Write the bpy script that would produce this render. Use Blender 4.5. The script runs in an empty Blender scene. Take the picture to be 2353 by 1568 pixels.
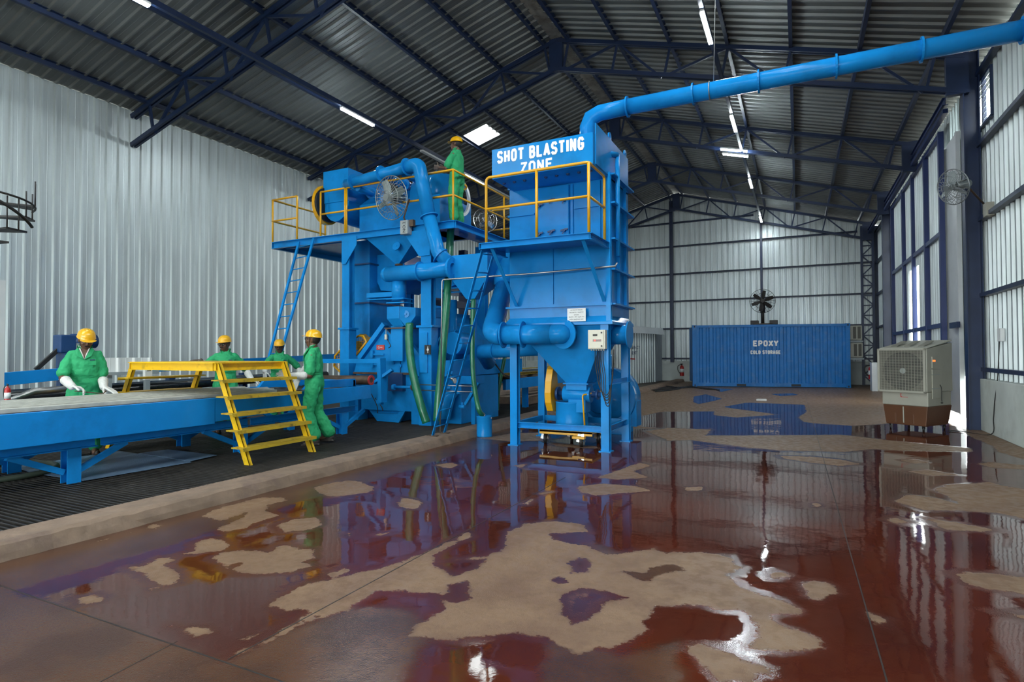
import bpy, bmesh, math, random
import numpy as np
from mathutils import Vector as V, Matrix
S = bpy.context.scene
COL = S.collection
PI = math.pi
random.seed(4)
# ---------------------------------------------------------------- camera
CAMLOC = V((0, 0, 1.46))
FPX = 1331.0
_y, _p, _r = math.radians(26.3), math.radians(1.15), math.radians(-0.2)
FW = V((-math.sin(_y)*math.cos(_p), math.cos(_y)*math.cos(_p), math.sin(_p)))
_R0 = V((math.cos(_y), math.sin(_y), 0)); _U = _R0.cross(FW)
RT = math.cos(_r)*_R0 + math.sin(_r)*_U
UP = -math.sin(_r)*_R0 + math.cos(_r)*_U
cd = bpy.data.cameras.new('camera'); cam = bpy.data.objects.new('camera', cd); COL.objects.link(cam)
cd.sensor_width = 36; cd.lens = FPX/2353*36; cd.clip_end = 300; cd.clip_start = 0.05
M = Matrix((RT, UP, -FW)).transposed().to_4x4(); M.translation = CAMLOC; cam.matrix_world = M
S.camera = cam
# a measured point of the photograph taken to a known plane of the hall (Y, X or Z constant)
def _ray(x, y): return FW + RT*((x-1176.5)/FPX) - UP*((y-784)/FPX)
def PY(x, y, Y): d = _ray(x, y); return CAMLOC + d*(Y/d.y)
def PX(x, y, X): d = _ray(x, y); return CAMLOC + d*(X/d.x)
def PZ(x, y, Z=0.0): d = _ray(x, y); return CAMLOC + d*((Z-1.46)/d.z)
Z = V((0, 0, 1)); X = V((1, 0, 0)); Y = V((0, 1, 0))
# ---------------------------------------------------------------- materials
def nodes(name):
    m = bpy.data.materials.new(name); m.use_nodes = True
    return m, m.node_tree.nodes, m.node_tree.links, m.node_tree.nodes['Principled BSDF']
def mat(name, col, rough=.4, metal=0.0, var=.12, vscale=3.0, bump=0.0, bscale=40, coat=0.0, stretch=None, dirt=None, dscale=2.0, damt=.5, spec=.5):
    m, n, l, b = nodes(name)
    b.inputs['Roughness'].default_value = rough; b.inputs['Metallic'].default_value = metal
    b.inputs['Specular IOR Level'].default_value = spec
    if coat: b.inputs['Coat Weight'].default_value = coat; b.inputs['Coat Roughness'].default_value = .08
    tc = n.new('ShaderNodeTexCoord'); mp = n.new('ShaderNodeMapping'); l.new(tc.outputs['Object'], mp.inputs[0])
    if stretch: mp.inputs['Scale'].default_value = stretch
    nz = n.new('ShaderNodeTexNoise'); nz.inputs['Scale'].default_value = vscale; nz.inputs['Detail'].default_value = 5
    l.new(mp.outputs[0], nz.inputs['Vector'])
    r = n.new('ShaderNodeValToRGB'); l.new(nz.outputs['Fac'], r.inputs[0])
    r.color_ramp.elements[0].position = .3; r.color_ramp.elements[1].position = .7
    r.color_ramp.elements[0].color = (*[c*(1-var) for c in col], 1); r.color_ramp.elements[1].color = (*[min(1, c*(1+var)) for c in col], 1)
    out = r.outputs[0]
    if dirt:
        n2 = n.new('ShaderNodeTexNoise'); n2.inputs['Scale'].default_value = dscale; n2.inputs['Detail'].default_value = 8; n2.inputs['Roughness'].default_value = .65
        l.new(tc.outputs['Object'], n2.inputs['Vector'])
        r2 = n.new('ShaderNodeValToRGB'); r2.color_ramp.elements[0].position = .52; r2.color_ramp.elements[1].position = .68
        r2.color_ramp.elements[1].color = (damt, damt, damt, 1); l.new(n2.outputs['Fac'], r2.inputs[0])
        mx = n.new('ShaderNodeMix'); mx.data_type = 'RGBA'; l.new(r2.outputs[0], mx.inputs[0]); l.new(out, mx.inputs[6]); mx.inputs[7].default_value = (*dirt, 1)
        out = mx.outputs[2]
    l.new(out, b.inputs['Base Color'])
    if bump:
        n3 = n.new('ShaderNodeTexNoise'); n3.inputs['Scale'].default_value = bscale; n3.inputs['Detail'].default_value = 4; l.new(mp.outputs[0], n3.inputs['Vector'])
        bp = n.new('ShaderNodeBump'); bp.inputs['Strength'].default_value = bump; bp.inputs['Distance'].default_value = .02
        l.new(n3.outputs['Fac'], bp.inputs['Height']); l.new(bp.outputs[0], b.inputs['Normal'])
    return m
def emis(name, col, s):
    m, n, l, b = nodes(name)
    b.inputs['Base Color'].default_value = (*col, 1); b.inputs['Emission Color'].default_value = (*col, 1); b.inputs['Emission Strength'].default_value = s
    return m
MB_BLUE = (.009, .225, .60)
BLUE = mat('blue machine enamel', MB_BLUE, .17, var=.10, vscale=2.5, bump=.05, bscale=6, dirt=(.008, .10, .27), dscale=1.6, damt=.4, spec=.12)
BLUEC = mat('blue conveyor enamel', (.008, .225, .62), .24, var=.08, dirt=(.01, .10, .26), damt=.35, spec=.14)
NAVY = mat('navy structural paint', (.009, .022, .070), .4, var=.15)
NAVY2 = mat('navy truss paint', (.008, .020, .062), .42, var=.15)
CONT = mat('container blue paint', (.003, .15, .46), .45, var=.12, dirt=(.16, .26, .45), dscale=3.5, damt=.35)
YEL = mat('yellow rail paint', (.72, .36, .006), .35, var=.08, coat=.2)
YELS = mat('worn yellow step paint', (.76, .47, .008), .4, var=.08, dirt=(.30, .19, .02), dscale=6, damt=.6)
YELT = mat('scuffed yellow tread', (.46, .31, .02), .55, var=.2, dirt=(.10, .08, .02), dscale=9, damt=.9)
GALV = mat('galvanised sheet', (.54, .59, .60), .42, metal=.55, var=.16, vscale=1.2, stretch=(6, 6, .35), bump=.03, bscale=3)
GALVR = mat('shaded galvanised roof sheet', (.155, .168, .168), .46, metal=.35, var=.14, vscale=1.0)  # same metal as the walls, darkened to paint in the shade under the roof
STEEL = mat('bare steel', (.42, .42, .42), .35, metal=.9, var=.15)
CHROME = mat('bright zinc', (.75, .75, .75), .18, metal=1.0, var=.05)
BLACK = mat('black rubber', (.012, .012, .013), .5, var=.2)
DARK = mat('dark steel grate', (.045, .04, .036), .5, metal=.3, var=.3, vscale=6)
PITM = mat('pit concrete', (.05, .042, .035), .8, var=.3)
CONC = mat('kerb concrete', (.215, .148, .105), .75, var=.18, vscale=5, bump=.5, bscale=14, dirt=(.15, .10, .08), dscale=3.5, damt=.8)
WHITEW = mat('white plastered wall', (.60, .64, .61), .7, var=.1, vscale=2, bump=.1, dirt=(.42, .44, .40), dscale=1.5, damt=.5)
WPANEL = mat('white steel panel', (.62, .64, .66), .4, metal=.2, var=.05)
WHITE = mat('white paint', (.78, .80, .80), .5, var=.03)
LETTER = mat('white stencil paint', (.80, .82, .82), .5, var=.06)
NAVYT = mat('navy lettering paint', (.03, .05, .12), .5, var=.05)
INK = mat('black lettering ink', (.03, .03, .035), .6, var=.05)
GREENH = mat('green hose', (.012, .15, .075), .35, var=.2, vscale=8, coat=.3)
BEIGE = mat('beige plastic', (.38, .37, .31), .45, var=.06)
BROWN = mat('brown plastic tank', (.11, .045, .02), .4, var=.1)
CREAM = mat('cream control box', (.62, .60, .50), .4, var=.04)
RED = mat('red enamel', (.42, .012, .012), .35, var=.1)
REDSIGN = mat('red plate', (.50, .05, .04), .5, var=.1)
RUST = mat('rusty brown steel', (.10, .065, .045), .6, metal=.3, var=.3, vscale=9, bump=.1)
GREY = mat('grey machine paint', (.30, .34, .35), .45, var=.08)
GREYROL = mat('grey conveyor rollers', (.50, .50, .46), .45, metal=.15, var=.15, vscale=9)
CHECK = mat('blue grey checker plate', (.15, .24, .37), .42, metal=.3, var=.25, vscale=1.5, bump=.6, bscale=70)
DKBLUE = mat('dark blue motor paint', (.01, .05, .16), .35, var=.1)
TUBE = emis('fluorescent glow', (.86, .97, 1.0), 170)
LEDR = emis('red led glow', (1, .03, .02), 6)
LEDO = emis('orange led glow', (1, .12, .02), 2.5)
WIRE = mat('fan guard wire', (.30, .32, .32), .35, metal=.8, var=.1)
# ---------------------------------------------------------------- object helpers
def tag(o, label=None, cat=None, group=None, kind=None):
    if label: o['label'] = label
    if cat: o['category'] = cat
    if group: o['group'] = group
    if kind: o['kind'] = kind
    return o
def thing(name, label, cat, loc=(0, 0, 0), rz=0.0, group=None, kind=None):
    o = bpy.data.objects.new(name, None); COL.objects.link(o)
    o.location = loc; o.rotation_euler = (0, 0, rz); o.empty_display_size = .2
    return tag(o, label, cat, group, kind)
def wmat(o):
    m = Matrix.Translation(o.location) @ o.rotation_euler.to_matrix().to_4x4()
    return wmat(o.parent) @ m if o.parent else m
def copy_tree(o, parent=None):
    c = o.copy(); COL.objects.link(c); c.parent = parent
    for ch in list(o.children): copy_tree(ch, c)
    return c
class MB:
    """collects shapes, then links them as one mesh object"""
    def __init__(s): s.v = []; s.f = []; s.sm = []
    def add(s, vs, fs, smooth=False):
        k = len(s.v); s.v += [tuple(p) for p in vs]
        s.f += [[i+k for i in f] for f in fs]; s.sm += [smooth]*len(fs); return s
    def hexa(s, p): return s.add(p, [(0, 3, 2, 1), (4, 5, 6, 7), (0, 1, 5, 4), (1, 2, 6, 5), (2, 3, 7, 6), (3, 0, 4, 7)])
    def box(s, a, b):
        x0, x1 = sorted((a[0], b[0])); y0, y1 = sorted((a[1], b[1])); z0, z1 = sorted((a[2], b[2]))
        return s.hexa([(x0, y0, z0), (x1, y0, z0), (x1, y1, z0), (x0, y1, z0), (x0, y0, z1), (x1, y0, z1), (x1, y1, z1), (x0, y1, z1)])
    def cbox(s, c, d, R=None):
        c = V(c); P = []
        for z in (-1, 1):
            for x, y in ((-1, -1), (1, -1), (1, 1), (-1, 1)):
                p = V((x*d[0]/2, y*d[1]/2, z*d[2]/2)); P.append(c + (R @ p if R else p))
        return s.hexa(P)
    def prism(s, poly, d):
        poly = [V(p) for p in poly]; d = V(d); n = len(poly)
        nn = sum((poly[i].cross(poly[(i+1) % n]) for i in range(n)), V((0, 0, 0)))
        if nn.dot(d) > 0: poly = poly[::-1]
        return s.add(poly + [p+d for p in poly], [list(range(n)), list(range(2*n-1, n-1, -1))] + [(i, i+n, (i+1) % n+n, (i+1) % n) for i in range(n)])
    def loft(s, A, B, caps=True, smooth=False):
        n = len(A); f = [(i, (i+1) % n, (i+1) % n+n, i+n) for i in range(n)]
        if caps: f += [list(range(n))[::-1], list(range(n, 2*n))]
        return s.add(list(A)+list(B), f, smooth)
    def frame(s, a, b, up=None):
        d = (V(b)-V(a)).normalized(); u = V(up) if up is not None else (Z if abs(d.z) < .95 else Y)
        x = d.cross(u).normalized(); y = x.cross(d).normalized(); return d, x, y
    def sec(s, a, b, poly, up=None):
        a, b = V(a), V(b); d, x, y = s.frame(a, b, up)
        A = [a + x*p + y*q for p, q in poly]; return s.prism(A, b-a)
    def bar(s, a, b, w, h, up=None): return s.sec(a, b, [(-w/2, -h/2), (w/2, -h/2), (w/2, h/2), (-w/2, h/2)], up)
    def ibeam(s, a, b, w, h, t=.012, up=None):
        return s.sec(a, b, [(-w/2, -h/2), (w/2, -h/2), (w/2, -h/2+t), (t/2, -h/2+t), (t/2, h/2-t), (w/2, h/2-t), (w/2, h/2), (-w/2, h/2), (-w/2, h/2-t), (-t/2, h/2-t), (-t/2, -h/2+t), (-w/2, -h/2+t)], up)
    def channel(s, a, b, w, h, t=.012, up=None):
        return s.sec(a, b, [(-w/2, -h/2), (w/2, -h/2), (w/2, -h/2+t), (-w/2+t, -h/2+t), (-w/2+t, h/2-t), (w/2, h/2-t), (w/2, h/2), (-w/2, h/2)], up)
    def angle(s, a, b, w, t=.008, up=None):
        return s.sec(a, b, [(0, 0), (w, 0), (w, t), (t, t), (t, w), (0, w)], up)
    def tube(s, pts, r, n=14, caps=True):
        pts = [V(p) for p in pts]; m = len(pts); rs = r if isinstance(r, (list, tuple)) else [r]*m
        ds = [(pts[i+1]-pts[i]).normalized() for i in range(m-1)]
        d = ds[0]; u = Z if abs(d.z) < .9 else X; x = d.cross(u).normalized(); rings = []; vs = []
        for i in range(m):
            if i == 0: t = ds[0]
            elif i == m-1: t = ds[-1]
            else: t = (ds[i-1]+ds[i]).normalized()
            x = (x - t*x.dot(t)).normalized(); y = t.cross(x)
            k = 1.0
            if 0 < i < m-1:
                c = max(.35, t.dot(ds[i])); bis = ds[i]-ds[i-1]
                bis = bis.normalized() if bis.length > 1e-6 else None
            else: c = 1; bis = None
            for j in range(n):
                a = 2*PI*j/n; o = x*math.cos(a)*rs[i]+y*math.sin(a)*rs[i]
                if bis is not None:
                    b2 = (bis - t*bis.dot(t))
                    if b2.length > 1e-6: b2.normalize(); o = o + b2*o.dot(b2)*(1/c-1)
                vs.append(pts[i]+o)
        f = [(i*n+j, i*n+(j+1) % n, (i+1)*n+(j+1) % n, (i+1)*n+j) for i in range(m-1) for j in range(n)]
        s.add(vs, f, True)
        if caps:
            k = len(s.v)-m*n
            s.f += [[k+j for j in range(n)][::-1], [k+(m-1)*n+j for j in range(n)]]; s.sm += [False, False]
        return s
    def disc(s, c, d, r, t, n=24):
        c = V(c); d = V(d).normalized(); return s.tube([c-d*t/2, c+d*t/2], r, n)
    def ring(s, c, d, r0, r1, t, n=24):
        c = V(c); d = V(d).normalized(); u = Z if abs(d.z) < .9 else X; x = d.cross(u).normalized(); y = d.cross(x); vs = []
        for rr, tt in ((r0, -t/2), (r1, -t/2), (r1, t/2), (r0, t/2)):
            vs += [c+d*tt+x*math.cos(2*PI*j/n)*rr+y*math.sin(2*PI*j/n)*rr for j in range(n)]
        return s.add(vs, [(a*n+j, ((a+1) % 4)*n+j, ((a+1) % 4)*n+(j+1) % n, a*n+(j+1) % n) for a in range(4) for j in range(n)])
    def lathe(s, c, d, prof, n=24):
        c = V(c); d = V(d).normalized(); u = Z if abs(d.z) < .9 else X; x = d.cross(u).normalized(); y = d.cross(x); vs = []
        for t, r in prof: vs += [c+d*t+x*math.cos(2*PI*j/n)*r+y*math.sin(2*PI*j/n)*r for j in range(n)]
        return s.add(vs, [(i*n+j, i*n+(j+1) % n, (i+1)*n+(j+1) % n, (i+1)*n+j) for i in range(len(prof)-1) for j in range(n)], True)
    def ell(s, c, r, R=None, n=16, m=10):
        c = V(c); r = r if hasattr(r, '__len__') else (r, r, r); vs = []; fs = []
        for i in range(m+1):
            th = PI*i/m
            for j in range(n):
                p = V((r[0]*math.sin(th)*math.cos(2*PI*j/n), r[1]*math.sin(th)*math.sin(2*PI*j/n), r[2]*math.cos(th))); vs.append(c+(R @ p if R else p))
        for i in range(m):
            for j in range(n): fs.append((i*n+j, (i+1)*n+j, (i+1)*n+(j+1) % n, i*n+(j+1) % n))
        return s.add(vs, fs, True)
    def torus(s, c, d, R, r, n=28, m=6, a0=0, a1=2*PI):
        c = V(c); d = V(d).normalized(); u = Z if abs(d.z) < .9 else X; x = d.cross(u).normalized(); y = d.cross(x)
        full = abs(a1-a0-2*PI) < 1e-6; k = n if full else n+1
        vs = []
        for i in range(k):
            a = a0+(a1-a0)*i/n; e = x*math.cos(a)+y*math.sin(a)
            for j in range(m): b = 2*PI*j/m; vs.append(c+e*(R+r*math.cos(b))+d*r*math.sin(b))
        return s.add(vs, [(i*m+j, ((i+1) % k)*m+j, ((i+1) % k)*m+(j+1) % m, i*m+(j+1) % m) for i in range(n) for j in range(m)], True)
    def build(s, name, material, parent=None, bevel=0.0, local=False, label=None):
        me = bpy.data.meshes.new(name); vs = s.v
        if parent is not None and not local:
            mi = wmat(parent).inverted(); vs = [tuple(mi @ V(p)) for p in vs]
        me.from_pydata(vs, [], s.f); me.polygons.foreach_set('use_smooth', s.sm)
        bm = bmesh.new(); bm.from_mesh(me); bmesh.ops.recalc_face_normals(bm, faces=bm.faces); bm.to_mesh(me); bm.free()
        me.materials.append(material); me.update()
        o = bpy.data.objects.new(name, me); COL.objects.link(o)
        if parent is not None: o.parent = parent
        if bevel:
            b = o.modifiers.new('edge', 'BEVEL'); b.width = bevel; b.segments = 2; b.limit_method = 'ANGLE'; b.angle_limit = math.radians(38)
        if label: o['label'] = label
        return o
GLYPH = {  # bold block capitals as strokes in a unit cell
 'S': [[(.92, .84), (.74, 1), (.26, 1), (.06, .84), (.06, .66), (.24, .53), (.76, .47), (.94, .34), (.94, .16), (.74, 0), (.26, 0), (.06, .16)]],
 'H': [[(.08, 0), (.08, 1)], [(.92, 0), (.92, 1)], [(.08, .5), (.92, .5)]], 'O': [[(.3, 0), (.07, .2), (.07, .8), (.3, 1), (.7, 1), (.93, .8), (.93, .2), (.7, 0), (.3, 0)]],
 'T': [[(0, 1), (1, 1)], [(.5, 1), (.5, 0)]], 'B': [[(.08, 0), (.08, 1), (.68, 1), (.88, .88), (.88, .65), (.68, .53), (.08, .53)], [(.68, .53), (.93, .40), (.93, .13), (.7, 0), (.08, 0)]],
 'L': [[(.1, 1), (.1, 0), (.95, 0)]], 'A': [[(0, 0), (.5, 1), (1, 0)], [(.2, .3), (.8, .3)]], 'I': [[(.5, 0), (.5, 1)]], 'N': [[(.08, 0), (.08, 1), (.92, 0), (.92, 1)]],
 'G': [[(.93, .8), (.72, 1), (.28, 1), (.07, .8), (.07, .2), (.28, 0), (.72, 0), (.93, .2), (.93, .47), (.55, .47)]], 'Z': [[(.05, 1), (.95, 1), (.05, 0), (.95, 0)]],
 'E': [[(.95, 1), (.08, 1), (.08, 0), (.95, 0)], [(.08, .52), (.8, .52)]], 'P': [[(.08, 0), (.08, 1), (.7, 1), (.92, .86), (.92, .6), (.7, .46), (.08, .46)]],
 'X': [[(0, 0), (1, 1)], [(0, 1), (1, 0)]], 'Y': [[(0, 1), (.5, .48), (1, 1)], [(.5, .48), (.5, 0)]], 'C': [[(.93, .8), (.72, 1), (.28, 1), (.07, .8), (.07, .2), (.28, 0), (.72, 0), (.93, .2)]],
 'D': [[(.08, 0), (.08, 1), (.62, 1), (.92, .78), (.92, .22), (.62, 0), (.08, 0)]], 'R': [[(.08, 0), (.08, 1), (.7, 1), (.92, .86), (.92, .62), (.7, .48), (.08, .48)], [(.55, .48), (.95, 0)]],
 'M': [[(.05, 0), (.05, 1), (.5, .25), (.95, 1), (.95, 0)]], 'U': [[(.08, 1), (.08, .2), (.3, 0), (.7, 0), (.92, .2), (.92, 1)]]}
def block(name, body, material, origin, right, up, height, width, parent, stroke=.20, depth=.004, label=None, step=1.24, iw=.4):
    """painted block capitals: every stroke a thin raised bar"""
    right = V(right).normalized(); up = V(up).normalized(); nrm = right.cross(up); o = V(origin)
    adv = [(.7 if c == ' ' else step*iw+.1 if c == 'I' else step) for c in body]; tot = sum(adv)-(step-1)
    cw = width/tot; m = MB(); x = 0; w = stroke*height*.5; hh = height-2*w
    for c, a in zip(body, adv):
        if c == ' ': m.build(name, material, parent, 0, label=label); m = MB()
        sx = cw if c != 'I' else cw*iw
        for pl in GLYPH.get(c, []):
            kk = len(m.v)*.0000012+depth
            P = [o+right*(x*cw+w*.6+(sx-w*1.2)*p)+up*(w+hh*q) for p, q in pl]
            for p, q in zip(P, P[1:]):
                d = (q-p).normalized(); s_ = d.cross(nrm); e = d*w*.35; m.prism([p-e+s_*w, q+e+s_*w, q+e-s_*w, p-e-s_*w], nrm*kk); kk += .0001
            for p in P[1:-1]: m.prism([p+right*math.cos(k*PI/6)*w+up*math.sin(k*PI/6)*w for k in range(12)], nrm*kk); kk += .0001
        x += a
    return m.build(name, material, parent, 0, label=label)
def arc(p0, p1, p2, r, n=6):
    """polyline p0-p1-p2 with the corner at p1 rounded by radius r"""
    p0, p1, p2 = V(p0), V(p1), V(p2); a = (p0-p1).normalized(); b = (p2-p1).normalized()
    ang = a.angle(b); t = r/math.tan(ang/2); c = p1+(a+b).normalized()*(r/math.sin(ang/2))
    s = p1+a*t; e = p1+b*t; u = s-c; w = e-c; th = u.angle(w); out = []
    for i in range(n+1):
        k = i/n; out.append(c + (u*math.sin((1-k)*th)+w*math.sin(k*th))/math.sin(th))
    return out
def spline(pts, k=8):
    pts = [V(p) for p in pts]; P = [pts[0]*2-pts[1]]+pts+[pts[-1]*2-pts[-2]]; out = []
    for i in range(1, len(P)-2):
        for j in range(k):
            t = j/k; a, b, c, d = P[i-1], P[i], P[i+1], P[i+2]
            out.append(.5*((2*b)+(c-a)*t+(2*a-5*b+4*c-d)*t*t+(3*b-a-3*c+d)*t**3))
    return out+[pts[-1]]
def text(name, body, material, origin, right, up, height, width=None, parent=None, bold=0.0, depth=.004, align='LEFT', label=None):
    """lettering as a thin raised mesh whose baseline starts at origin"""
    cu = bpy.data.curves.new(name, 'FONT'); cu.body = body; cu.offset = bold; cu.extrude = depth/height/2; cu.align_x = align
    o = bpy.data.objects.new(name, cu); COL.objects.link(o)
    dg = bpy.context.evaluated_depsgraph_get(); me = bpy.data.meshes.new_from_object(o.evaluated_get(dg)); me.name = name
    bpy.data.objects.remove(o)
    xs = [v.co.x for v in me.vertices]; ys = [v.co.y for v in me.vertices]
    capn = (max(ys)-min(ys)) or 1
    right = V(right).normalized(); up = V(up).normalized(); nrm = right.cross(up)
    sy = height/capn; sx = (width/(max(xs)-min(xs))) if width else sy
    x0 = min(xs) if align == 'LEFT' else (min(xs)+max(xs))/2
    mi = wmat(parent).inverted() if parent is not None else Matrix()
    for v in me.vertices:
        v.co = mi @ (V(origin) + right*((v.co.x-x0)*sx) + up*((v.co.y-min(ys))*sy) + nrm*(v.co.z*height))
    me.materials.clear(); me.materials.append(material)
    for p in me.polygons: p.material_index = 0
    q = bpy.data.objects.new(name, me); COL.objects.link(q)
    if parent is not None: q.parent = parent
    if label: q['label'] = label
    return q
# ================================================================ the hall
XL, XR, XM = -13.7, 3.15, -5.33
YF, YB = -12.0, 29.5
RIDGE, SLOPE = 9.42, .281
def roofz(x): return RIDGE - SLOPE*abs(x-XM)
def profile(L, pitch=.25, d=.042):
    """(u, depth) stations of a trapezoidal ribbed sheet"""
    out = []; n = int(L/pitch+.5)
    for i in range(n):
        u = i*pitch
        out += [(u, 0), (u+.078, 0), (u+.083, .003), (u+.092, .003), (u+.097, 0), (u+.178, 0), (u+.198, d), (u+.230, d)]
    out.append((n*pitch, 0)); return out
def sheet(name, material, org, udir, ndir, L, z0, z1, holes=()):
    org, udir, ndir = V(org), V(udir), V(ndir); st = profile(L); m = MB()
    zb = z0 if callable(z0) else (lambda u: z0); zt = z1 if callable(z1) else (lambda u: z1)
    for (u, d), (w, e) in zip(st, st[1:]):
        a, b = org+udir*u+ndir*d, org+udir*w+ndir*e; mid = (u+w)/2
        segs = [(zb(u), zt(u), zb(w), zt(w))]
        for h0, h1, a0, a1 in holes:
            if h0 < mid < h1: segs = [(zb(u), a0, zb(w), a0), (a1, zt(u), a1, zt(w))]
        for p, q, r, t in segs:
            if q-p > .01: m.add([a+Z*p, b+Z*r, b+Z*t, a+Z*q], [(0, 1, 2, 3)])
    return m.build(name, material)
# left wall, end wall, right wall
tag(sheet('wall_left', GALV, (XL, YF, 0), Y, X, YB-YF, 0, 7.06), 'tall ribbed galvanised sheet wall along the left side', 'wall', kind='structure')
tag(sheet('wall_end', GALV, (XL, YB, 0), X, -Y, XR-XL, 1.0, lambda u: roofz(XL+u)-.10), 'ribbed galvanised gable wall at the far end behind the container', 'wall', kind='structure')
SL0, SL1 = 15.2, 23.2
w_lo, w_hi = 12.75, 13.75
o = sheet('wall_right', GALV, (XR, YF, 0), Y, -X, 16.0-YF, .93, 6.84, holes=[(w_lo-YF, w_hi-YF, 5.62, 6.45)])
tag(o, 'ribbed galvanised sheet wall with navy girts on the right side', 'wall', kind='structure')
o = sheet('wall_right', GALV, (XR, SL1, 0), Y, -X, YB-SL1, .93, 6.84)
tag(o, 'short ribbed sheet wall between the sliding door and the far corner', 'wall', kind='structure')
# roof slopes with the translucent sheet cut into the left one
SKY = (15.5, 16.5, -9.45, -8.55)
FILL_STRIP = ((-10.5, 3.0, -10.3, -8.4), (-10.5, 8.0, -2.3, -.4))   # unseen roof strips behind the camera, added to let in top light
for side, nm, lb in ((-1, 'roof_left', 'ribbed metal roof slope over the blue blasting machine'), (1, 'roof_right', 'ribbed metal roof slope above the container side')):
    st = profile(YB+.3-YF); m = MB(); xe = XL-.8 if side < 0 else XR+.45
    for (u, d), (w, e) in zip(st, st[1:]):
        y0, y1 = YF+u, YF+w; mid = (y0+y1)/2
        segs = [(xe, XM)]
        if side < 0 and SKY[0] < mid < SKY[1]: segs = [(xe, SKY[2]), (SKY[3], XM)]
        q = FILL_STRIP[0 if side < 0 else 1]
        if q[0] < mid < q[1]: segs = [(xe, q[2] if side < 0 else q[3]), (q[3] if side < 0 else q[2], XM)]
        for a, b in segs: m.add([(a, y0, roofz(a)-d), (b, y0, roofz(b)-d), (b, y1, roofz(b)-e), (a, y1, roofz(a)-e)], [(0, 1, 2, 3)])
    tag(m.build(nm, GALVR), lb, 'roof', kind='structure')
m_, n_, l_, b_ = nodes('translucent roof sheet')
n_.remove(b_); tr = n_.new('ShaderNodeBsdfTransparent'); tl = n_.new('ShaderNodeBsdfTranslucent'); mx = n_.new('ShaderNodeMixShader'); mx.inputs[0].default_value = .4
l_.new(tr.outputs[0], mx.inputs[1]); l_.new(tl.outputs[0], mx.inputs[2]); l_.new(mx.outputs[0], n_['Material Output'].inputs[0])
m = MB(); m.prism([(SKY[2]-.03, SKY[0]-.05, roofz(SKY[2]-.03)+.012), (SKY[3]+.03, SKY[0]-.05, roofz(SKY[3]+.03)+.012), (SKY[3]+.03, SKY[1]+.05, roofz(SKY[3]+.03)+.012), (SKY[2]-.03, SKY[1]+.05, roofz(SKY[2]-.03)+.012)], (0, 0, .003))
tag(m.build('window_2', m_), 'bright translucent skylight sheet in the left roof slope', 'skylight', kind='structure')
for k, (q, lb) in enumerate(zip(FILL_STRIP, ('long translucent roof strip added behind the camera for daylight, machine slope', 'long translucent roof strip added behind the camera for daylight, container slope'))):
    m = MB(); m.prism([(q[2]-.03, q[0], roofz(q[2]-.03)+.012), (q[3]+.03, q[0], roofz(q[3]+.03)+.012), (q[3]+.03, q[1], roofz(q[3]+.03)+.012), (q[2]-.03, q[1], roofz(q[2]-.03)+.012)], (0, 0, .003))
    tag(m.build(f'window_{3+k}', m_), lb, 'skylight', kind='structure')  # out-of-view panes, added only as daylight openings
# ridge gutter board under the apex
m = MB(); m.prism([(XM-.16, YF, roofz(XM)-.075), (XM+.16, YF, roofz(XM)-.075), (XM, YF, roofz(XM)-.03)], (0, YB-YF, 0))
tag(m.build('trim_1', mat('ridge capping', (.36, .34, .30), .5, metal=.5, var=.3, dirt=(.12, .10, .07), dscale=5)), 'dirty pale ridge capping along the roof apex', 'roof ridge', kind='structure')
# unseen front gable, added to hold back sky light from the open end
m = MB(); m.prism([(XL, YF, 4.4), (XR, YF, 4.4), (XR, YF, roofz(XR)-.05), (XM, YF, RIDGE-.05), (XL, YF, roofz(XL)-.05)], (0, -.05, 0))
tag(m.build('added_front_gable', GALV), 'sheeted gable added out of view above the open front to hold back daylight', 'wall', kind='structure')
# masonry plinths
def plinth(name, a, b, lb):
    m = MB(); m.box(a, b); tag(m.build(name, WHITEW, bevel=.012), lb, 'low wall', kind='structure')
plinth('baseboard_right', (3.0, YF, 0), (3.28, 14.1, .95), 'white plastered low wall along the right side, nearest the camera')
plinth('baseboard_right', (3.0, SL1, 0), (3.28, YB, .95), 'low plastered wall past the sliding door in the far right corner')
plinth('baseboard_end', (XL, YB-.06, 0), (XR, YB+.2, 1.02), 'low white masonry wall under the far gable sheets')
ORD = ['first', 'second', 'third', 'fourth', 'fifth', 'sixth', 'seventh', 'eighth', 'ninth']
# girts
for k, z in enumerate((1.12, 2.49, 3.89, 5.27, 6.6)):
    for a, b, w in ((YF, 14.15, 'near stretch'), (SL1, YB-.1, 'far stretch past the sliding door')):
        m = MB(); m.channel((3.06, a, z), (3.06, b, z), .10, .07, .006)
        tag(m.build('wall_girt', NAVY), f'navy horizontal girt on the right wall, {ORD[k]} from the floor, {w}', 'girt', 'right wall girts', 'structure')
for k, z in enumerate((1.14, 2.62, 3.98, 5.34, 6.72, 7.9)):
    dx = (8.4-(RIDGE-.5-z)/SLOPE) if z > 6.5 else 0
    x0, x1 = XL+.1+max(0, dx), XR-.2-max(0, dx)
    if z == 1.14: x0, x1 = -7.2, XR-.2
    m = MB(); m.channel((x0, YB-.10, z), (x1, YB-.10, z), .10, .075, .006)
    tag(m.build('wall_girt', NAVY), f'navy horizontal girt across the far gable wall, {ORD[k]} from the floor', 'girt', 'gable girts', 'structure')
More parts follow.
